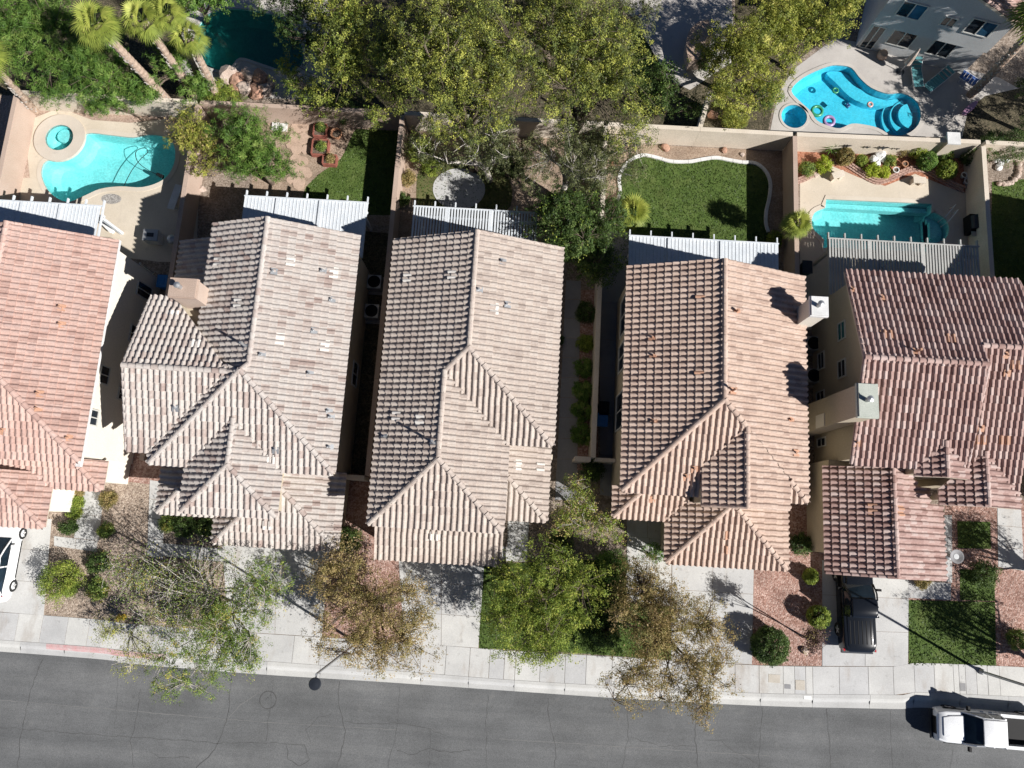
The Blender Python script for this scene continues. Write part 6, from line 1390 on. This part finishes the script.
# --- feathery trees top left
def feather(label, base, lobes, seed, K=150, n=75, mat='lf_feather', trunk=.14, fork=1.2, sig=.34): return tree('feathery_tree', label, 'tree', base, lobes, mat, K, n, sig, .42, seed, trunk, fork, 11, 'bark', 'feathery green trees', shell=.35, aspect=.10, flat=.85, up=.1, dens=1.5)
feather('feathery dark green tree at the top left corner', (-31.6, 26.2), [L(25, 50, 4.2, 2.2, 1.9, 1.4), L(0, 20, 4.2, 2.0, 1.8, 1.4), L(55, 25, 4.2, 1.9, 1.7, 1.3)], 31, 190)
feather('feathery tree above the pale wall of the far left pool', (-27.2, 25.9), [L(80, 75, 3.4, 2.0, 1.4, 1.2), L(115, 90, 2.8, 1.4, .9, .9), L(60, 88, 2.8, 1.3, .9, .9), L(100, 50, 3.6, 1.7, 1.4, 1.1)], 32, 170)
feather('feathery tree behind the palm trunks at the back wall', (-22.6, 26.3), [L(140, 82, 2.6, 1.2, 1.1, .9), L(170, 60, 2.8, 1.2, 1.3, .9), L(200, 88, 2.2, .9, 1.0, .8)], 33, 100)
feather('bright feathery green tree left of the red wooden planters', (-15.9, 19.6), [L(255, 150, 2.8, 1.8, 1.9, 1.1), L(240, 125, 2.8, 1.3, 1.3, 1.0), L(272, 165, 2.4, 1.1, 1.1, .9)], 34, 150, mat='lf_feather')
tree('broadleaf_tree', 'olive yellow bushy tree right of the far left pool', 'tree', (-18.2, 20.7), [L(200, 130, 2.6, 1.4, 1.3, 1.1), L(208, 158, 2.2, 1.0, 1.1, .9), L(185, 135, 2.4, .9, .9, .8)], 'lf_yellow', 110, 60, .24, .13, 35, .11, 1.0, 9, extra=[('lf_olive', .5, 30, .25)])
feather('low feathery bush hanging over the pale wall by the pool', (-24.4, 23.2), [L(110, 103, 1.4, 1.2, .6, .6), L(95, 106, 1.2, .7, .5, .5)], 36, 45, 60, fork=.5, trunk=.05, sig=.25)
# --- street trees
tree('street_tree', 'broad half bare street tree with grey twigs and thinning green leaves', 'tree', B(210, 596), [L(205, 580, 3.6, 2.3, 1.7, 1.1), L(160, 585, 3.5, 2.1, 1.9, 1.0), L(205, 625, 3.6, 2.2, 1.6, 1.0), L(125, 575, 3.4, 1.4, 1.4, .9), L(160, 625, 3.3, 1.7, 1.0, .8), L(255, 595, 3.8, 1.4, 1.7, .9)], 'lf_grey', 420, 14, .30, .09, 41, .075, 1.1, 26, 'bark_pale', 'street trees', twig=.009, shell=.2, multi=3, lump=False, dens=1.0, extra=[('lf_ash', .85, 22, .26), ('lf_olive', .3, 14, .25)])
tree('street_tree', 'green leaved tree reaching over the sidewalk beside the half bare one', 'tree', B(238, 603), [L(262, 590, 3.8, 1.3, 1.7, .9), L(215, 635, 3.6, 2.2, 1.8, 1.0), L(188, 675, 3.4, 1.6, 1.3, .8), L(250, 640, 3.6, 1.4, 1.5, .8), L(165, 648, 3.3, 1.0, .8, .7)], 'lf_ash', 330, 58, .25, .115, 42, .08, 1.4, 14, 'bark_pale', 'street trees', twig=.011, shell=.3)
tree('street_tree', 'small yellow leaved tree beside the yellow hydrant', 'tree', B(138, 622), [L(125, 650, 2.8, 1.5, 1.1, .7), L(108, 628, 2.8, 1.1, .9, .6)], 'lf_yellow', 90, 26, .28, .10, 43, .05, 1.1, 7, 'bark_pale', 'street trees', twig=.012, shell=.3)
tree('street_tree', 'brown autumn street tree beside the street lamp', 'tree', B(380, 603), [L(365, 612, 3.5, 2.6, 2.4, 1.4), L(340, 590, 3.6, 1.5, 1.6, 1.0), L(395, 600, 3.4, 1.5, 1.7, 1.0), L(350, 570, 3.4, 1.4, 1.3, .9), L(385, 652, 3.2, 2.2, 1.2, .9), L(320, 640, 3.2, 1.4, 1.1, .8), L(415, 630, 3.3, 1.1, 1.3, .8)], 'lf_olive', 340, 66, .30, .115, 44, .14, 1.4, 14, 'bark', 'street trees', twig=.014, shell=.3, extra=[('lf_brown', .6, 34, .3)])
tree('street_tree', 'bright green street tree in front of the sand-tiled house', 'tree', B(545, 592), [L(545, 608, 3.8, 2.6, 2.3, 1.5), L(510, 600, 3.6, 1.4, 1.6, 1.1), L(580, 600, 3.6, 1.3, 1.7, 1.1), L(540, 560, 3.6, 1.5, 1.3, 1.0), L(545, 650, 3.2, 1.7, 1.1, .9)], 'lf_green', 330, 72, .29, .12, 45, .15, 1.5, 14, 'bark', 'street trees', shell=.4, extra=[('lf_yellow', .45, 30, .3)])
tree('street_tree', 'sparse brown street tree left of the sunny driveway', 'tree', B(652, 628), [L(660, 620, 3.8, 2.0, 1.9, 1.3), L(695, 650, 3.8, 2.1, 1.8, 1.1), L(645, 665, 3.6, 2.1, 1.6, 1.0), L(690, 695, 3.5, 1.6, 1.3, .9), L(632, 690, 3.4, .9, 1.1, .7), L(640, 590, 3.6, 1.3, 1.4, 1.0), L(705, 620, 3.6, 1.1, 1.2, .9)], 'lf_olive', 520, 66, .29, .115, 46, .13, 1.4, 15, 'bark', 'street trees', twig=.016, shell=.3, extra=[('lf_brown', .5, 26, .28)])
tree('small_tree', 'small pale-flowering tree by the entry of the peach-tiled house', 'tree', B(578, 508), [L(580, 512, 2.6, 1.2, 1.1, .9), L(600, 525, 2.6, 1.2, .8, .8), L(578, 485, 2.4, .8, .9, .8), L(560, 520, 2.4, .9, .9, .8)], 'lf_green', 110, 42, .24, .12, 47, .08, .9, 9, 'bark_pale', shell=.35, extra=[('lf_olive', .5, 36, .26), ('lf_brown', .25, 26, .24)])
tree('small_tree', 'leafy green plant right of the sparse brown street tree top', 'shrub', B(655, 560), [L(655, 557, .9, .7, .6, .5)], 'lf_feather', 26, 46, .18, .12, 48, .05, .3, 5)
tree('small_tree', 'slender two-stemmed tree with purple brown crown in the pink gravel', 'tree', B(802, 636), [L(819, 641, 3.1, .62, .6, .5), L(813, 636, 2.9, .4, .4, .4)], 'lf_purple', 60, 40, .17, .10, 51, .03, 2.4, 8, 'bark', None, multi=2, twig=.008, extra=[('lf_olive', .4, 16, .16)])
tree('street_tree', 'bare tree beyond the right edge shading the pink gravel', 'tree', (29.5, -6.3), [(29.5, -6.3, 4.0, 2.2, 2.0, 1.4), (28.6, -5.2, 3.6, 1.4, 1.4, 1.1)], 'lf_ash', 150, 40, .32, .13, 49, .14, 1.3, 14, 'bark', 'street trees', twig=.02, shell=.3)
tree('street_tree', 'tree beyond the right edge shading the entry walk', 'tree', (30.6, -1.6), [(30.6, -1.6, 3.8, 1.8, 1.8, 1.3)], 'lf_ash', 110, 40, .30, .13, 50, .13, 1.3, 12, 'bark', 'street trees', twig=.02, shell=.3)
# --- bushes
def bush(label, px, py, r_, hgt, mat, seed, clipped=False, K=None, n=48, size=.075, cat='shrub', group='garden shrubs', name='shrub', tall=1.0):
    r_ *= .9 if (px < 790 or py > 300 or px > 975) else .8; q = P(px, py, hgt*.5); r = np.random.default_rng(seed); t = thing(name, label, cat, (q.x, q.y, 0), group)
    K = K or (int(110+330*r_*r_) if clipped else int(45+110*r_*r_)); lobes = [(q.x, q.y, hgt*.52, r_, r_, hgt*.5)]
    C_ = lobe_points(lobes, K, r, .82 if clipped else .55, .02 if clipped else .10); C_[:, 2] = np.maximum(.06, C_[:, 2]); mb = MB()
    for i in range(0, K, 3): mb.tube([(q.x, q.y, 0), (q.x+(C_[i, 0]-q.x)*.4, q.y+(C_[i, 1]-q.y)*.4, C_[i, 2]*.6), tuple(C_[i])], [.022, .014, .005], 4, False)
    mb.build('stems', M['bark'], t)
    V, tone = leaf_quads(C_, n, (.085 if clipped else .12)*max(.7, r_), size, r, .8, .5, .55); quads_mesh('foliage', V, M[mat], t, tone); return t
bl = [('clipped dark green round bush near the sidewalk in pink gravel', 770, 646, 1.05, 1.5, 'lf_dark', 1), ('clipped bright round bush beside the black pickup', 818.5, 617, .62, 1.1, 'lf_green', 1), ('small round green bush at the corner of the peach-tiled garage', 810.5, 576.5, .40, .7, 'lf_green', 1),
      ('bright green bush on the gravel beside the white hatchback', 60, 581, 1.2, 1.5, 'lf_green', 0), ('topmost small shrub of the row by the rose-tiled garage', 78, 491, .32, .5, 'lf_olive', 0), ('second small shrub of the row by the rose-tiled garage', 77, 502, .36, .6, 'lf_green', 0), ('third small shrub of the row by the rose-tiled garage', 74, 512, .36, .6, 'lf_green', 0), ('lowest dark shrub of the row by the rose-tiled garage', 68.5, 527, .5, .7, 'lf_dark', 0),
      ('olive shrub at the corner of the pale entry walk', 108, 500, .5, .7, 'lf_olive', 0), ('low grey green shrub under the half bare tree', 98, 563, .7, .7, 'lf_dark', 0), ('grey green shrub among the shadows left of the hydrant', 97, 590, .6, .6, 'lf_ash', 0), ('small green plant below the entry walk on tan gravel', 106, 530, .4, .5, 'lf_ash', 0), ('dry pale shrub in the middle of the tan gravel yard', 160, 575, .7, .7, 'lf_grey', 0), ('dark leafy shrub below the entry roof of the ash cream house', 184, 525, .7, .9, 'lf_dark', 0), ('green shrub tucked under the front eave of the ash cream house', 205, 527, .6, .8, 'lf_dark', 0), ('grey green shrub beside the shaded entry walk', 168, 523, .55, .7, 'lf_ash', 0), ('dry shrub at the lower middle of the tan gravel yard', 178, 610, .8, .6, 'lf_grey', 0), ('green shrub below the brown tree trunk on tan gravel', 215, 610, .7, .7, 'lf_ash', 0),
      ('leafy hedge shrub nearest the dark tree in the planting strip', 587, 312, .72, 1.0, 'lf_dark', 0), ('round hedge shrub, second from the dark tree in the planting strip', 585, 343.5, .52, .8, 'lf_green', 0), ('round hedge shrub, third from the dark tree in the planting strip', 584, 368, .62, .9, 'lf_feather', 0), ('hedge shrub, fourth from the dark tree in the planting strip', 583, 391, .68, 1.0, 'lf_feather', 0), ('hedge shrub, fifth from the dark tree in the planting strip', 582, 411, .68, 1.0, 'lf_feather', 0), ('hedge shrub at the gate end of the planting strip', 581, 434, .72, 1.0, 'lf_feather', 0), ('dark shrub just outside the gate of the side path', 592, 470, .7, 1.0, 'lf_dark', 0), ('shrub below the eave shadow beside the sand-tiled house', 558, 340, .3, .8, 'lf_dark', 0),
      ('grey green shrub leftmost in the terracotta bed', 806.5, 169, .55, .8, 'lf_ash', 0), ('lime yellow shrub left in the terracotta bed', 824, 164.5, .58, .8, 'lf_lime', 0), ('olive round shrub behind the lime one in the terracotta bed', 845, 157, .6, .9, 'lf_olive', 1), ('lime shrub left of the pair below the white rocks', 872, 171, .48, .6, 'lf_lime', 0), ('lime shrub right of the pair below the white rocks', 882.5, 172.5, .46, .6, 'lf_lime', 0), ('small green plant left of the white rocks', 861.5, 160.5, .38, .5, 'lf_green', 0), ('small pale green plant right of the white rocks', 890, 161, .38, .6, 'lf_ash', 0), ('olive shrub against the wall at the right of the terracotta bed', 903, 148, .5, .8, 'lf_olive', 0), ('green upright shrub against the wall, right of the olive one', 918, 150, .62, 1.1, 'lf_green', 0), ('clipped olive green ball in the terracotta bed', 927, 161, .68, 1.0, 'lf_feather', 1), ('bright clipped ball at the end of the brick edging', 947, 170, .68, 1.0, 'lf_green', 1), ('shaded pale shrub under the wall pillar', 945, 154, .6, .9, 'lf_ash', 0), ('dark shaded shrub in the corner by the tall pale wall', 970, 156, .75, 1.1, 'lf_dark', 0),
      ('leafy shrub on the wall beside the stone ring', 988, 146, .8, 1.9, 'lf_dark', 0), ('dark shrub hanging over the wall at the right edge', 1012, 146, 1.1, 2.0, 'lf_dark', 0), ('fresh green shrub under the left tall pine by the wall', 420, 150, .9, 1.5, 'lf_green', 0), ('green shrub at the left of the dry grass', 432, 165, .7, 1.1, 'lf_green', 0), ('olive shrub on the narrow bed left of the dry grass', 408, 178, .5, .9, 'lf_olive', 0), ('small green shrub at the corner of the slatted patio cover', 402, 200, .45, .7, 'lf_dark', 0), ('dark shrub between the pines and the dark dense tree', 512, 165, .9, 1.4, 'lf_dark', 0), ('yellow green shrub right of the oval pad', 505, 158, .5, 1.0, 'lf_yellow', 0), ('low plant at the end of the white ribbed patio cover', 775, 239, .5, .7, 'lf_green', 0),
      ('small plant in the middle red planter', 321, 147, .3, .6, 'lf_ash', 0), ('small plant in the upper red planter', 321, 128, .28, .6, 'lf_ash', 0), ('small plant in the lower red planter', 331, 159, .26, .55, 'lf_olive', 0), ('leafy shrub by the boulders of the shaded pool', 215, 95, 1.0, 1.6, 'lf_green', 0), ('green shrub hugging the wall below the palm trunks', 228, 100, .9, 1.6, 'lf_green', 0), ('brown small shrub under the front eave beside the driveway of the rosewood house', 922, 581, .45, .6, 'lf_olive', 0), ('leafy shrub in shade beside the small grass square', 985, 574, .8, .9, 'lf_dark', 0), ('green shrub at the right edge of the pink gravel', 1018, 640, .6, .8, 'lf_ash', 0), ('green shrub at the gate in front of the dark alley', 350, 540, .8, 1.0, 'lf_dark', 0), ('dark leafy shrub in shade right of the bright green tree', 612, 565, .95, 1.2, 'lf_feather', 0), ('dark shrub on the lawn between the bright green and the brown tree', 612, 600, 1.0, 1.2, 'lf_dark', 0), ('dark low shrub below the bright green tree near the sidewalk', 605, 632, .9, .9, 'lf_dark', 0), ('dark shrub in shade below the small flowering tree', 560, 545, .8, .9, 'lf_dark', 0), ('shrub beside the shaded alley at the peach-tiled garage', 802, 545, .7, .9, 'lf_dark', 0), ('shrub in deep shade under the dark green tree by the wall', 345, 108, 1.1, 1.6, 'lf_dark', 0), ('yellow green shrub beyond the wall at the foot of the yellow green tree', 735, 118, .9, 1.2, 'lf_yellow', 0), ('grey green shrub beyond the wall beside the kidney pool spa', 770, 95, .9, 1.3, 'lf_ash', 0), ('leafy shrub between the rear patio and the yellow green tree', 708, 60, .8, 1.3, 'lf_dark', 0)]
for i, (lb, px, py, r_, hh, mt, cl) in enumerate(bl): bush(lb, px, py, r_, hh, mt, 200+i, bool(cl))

# --- palms
def fan_leaf(o, d, up, Lf, nb, r, V, tone, base_tone):
    """one fan: nb blades spread round the direction d from o"""
    s = d.cross(up).normalized(); nrm = s.cross(d).normalized()
    for k in range(nb):
        a = math.radians(-75+150*k/(nb-1)); dd = (d*math.cos(a)+s*math.sin(a)).normalized(); ln = Lf*(0.75+0.25*math.cos(a))*r.uniform(.9, 1.1)
        tip = o+dd*ln-Vector((0, 0, .18*ln))-nrm*0.03; mid = o+dd*ln*.55+nrm*.02; w_ = (dd.cross(nrm)).normalized()*ln*.045
        V.append([tuple(o), tuple(mid+w_), tuple(tip), tuple(mid-w_)]); tone.append(min(1, max(0, base_tone+r.normal(0, .1))))
def palm(label, base, top, nf=34, Rf=.75, pet=.55, trunk=.17, skirt=True, seed=0, nb=15, name='palm_tree', lift=0.0):
    r = np.random.default_rng(seed); base, top = Vector(base), Vector(top); t = thing(name, label, 'palm tree', base, 'fan palms'); hh = (top-base).length
    if hh > .5:
        mb = MB(); n = max(6, int(hh/.16)); pts, rad = [], []
        for i in range(n+1):
            f = i/n; pts.append(base.lerp(top, f)+Vector((math.sin(f*3)*.06, math.cos(f*2.3)*.05, 0))); rad.append(trunk*(1.25-.35*f)*(1.07 if i % 2 else .95))
        mb.tube(pts, rad, 12); mb.build('trunk', M['palm_bark'], t)
        bt = MB()                                             # old leaf bases
        for i in range(int(hh*14)):
            f = r.uniform(.05, 1); a = r.uniform(0, 6.28); d = Vector((math.cos(a), math.sin(a), 0)); q = base.lerp(top, f)+d*trunk*(1.22-.35*f); bt.obox(q, d*.03, Vector((-d.y, d.x, 0))*.045, Vector((0, 0, .06))+d*.02)
        stuff(bt.build('leaf_bases', M['bark_pale'], t))
    V, tone = [], []; pm = MB()
    for i in range(nf):
        a = i*2.399+r.normal(0, .2); el = math.radians(75-115*(i/nf)+r.normal(0, 6)); d = Vector((math.cos(a)*math.cos(el), math.sin(a)*math.cos(el), math.sin(el))); e = top+d*pet*r.uniform(.8, 1.2)
        pm.tube([top, e], [.025, .015], 4, False); fan_leaf(e, (d-Vector((0, 0, .25))).normalized(), Vector((0, 0, 1)) if abs(d.z) < .9 else Vector((1, 0, 0)), Rf*r.uniform(.85, 1.15), nb, r, V, tone, .75-.6*(i/nf))
    pm.build('leaf_stalks', M['lf_palm'], t); quads_mesh('fronds', np.array(V), M['lf_palm'], t, tone)
    return t
def palm_px(label, bpx, tpx, hgt, **k):
    b = P(*bpx, 0); tp = P(*tpx, hgt); palm(label, b, tp, **k)
palm_px('tallest fan palm at the top left, trunk leaning to the left', (176, 111), (96, 24), 7.9, seed=1, Rf=.72, pet=.62, nf=34, trunk=.22); palm_px('fan palm second from the left at the top', (198, 102), (143, 20), 6.7, seed=2, Rf=.66, pet=.58, nf=32, trunk=.2); palm_px('fan palm third from the left at the top', (206, 94), (167, 14), 6.5, seed=3, Rf=.62, pet=.55, nf=30, trunk=.17); palm_px('rightmost fan palm of the group at the top left', (221, 107), (189, 38), 5.4, seed=4, Rf=.62, pet=.52, nf=30, trunk=.2)
palm_px('palm with only its trunk in view at the left edge', (36, 113), (-14, 58), 6.0, seed=5, Rf=.8, pet=.6)
palm_px('tall palm trunk leaning out of the upper right corner', (970, 96), (1052, 10), 8.0, seed=6, Rf=1.1, pet=.8, nf=40, trunk=.2)
palm_px('small potted-size fan palm at the end of the patio cover by the pool', (789, 243), (797, 224), 2.6, seed=7, Rf=.62, pet=.35, nf=34, trunk=.11)
q = P(634, 212, .5); palm('low fan palm clump left of the big backyard lawn', (q.x, q.y, 0), (q.x, q.y, .45), 22, .75, .5, .12, seed=8)
q = P(833, 146, .6); t = thing('yucca', 'spiky dark green yucca at the left of the terracotta bed', 'yucca', (q.x, q.y, 0)); r = np.random.default_rng(9); V, tone = [], []
for i in range(70):
    a = i*2.399; el = math.radians(85-75*i/70); d = Vector((math.cos(a)*math.cos(el), math.sin(a)*math.cos(el), math.sin(el))); o_ = Vector((q.x, q.y, .35)); s = d.cross(Vector((.1, .2, 1))).normalized()*.035; V.append([tuple(o_), tuple(o_+d*.4+s), tuple(o_+d*.85), tuple(o_+d*.4-s)]); tone.append(r.uniform(.1, .8))
quads_mesh('leaves', np.array(V), M['lf_feather'], t, tone); MB().tube([(q.x, q.y, 0), (q.x, q.y, .4)], [.1, .08], 8).build('trunk', M['palm_bark'], t)
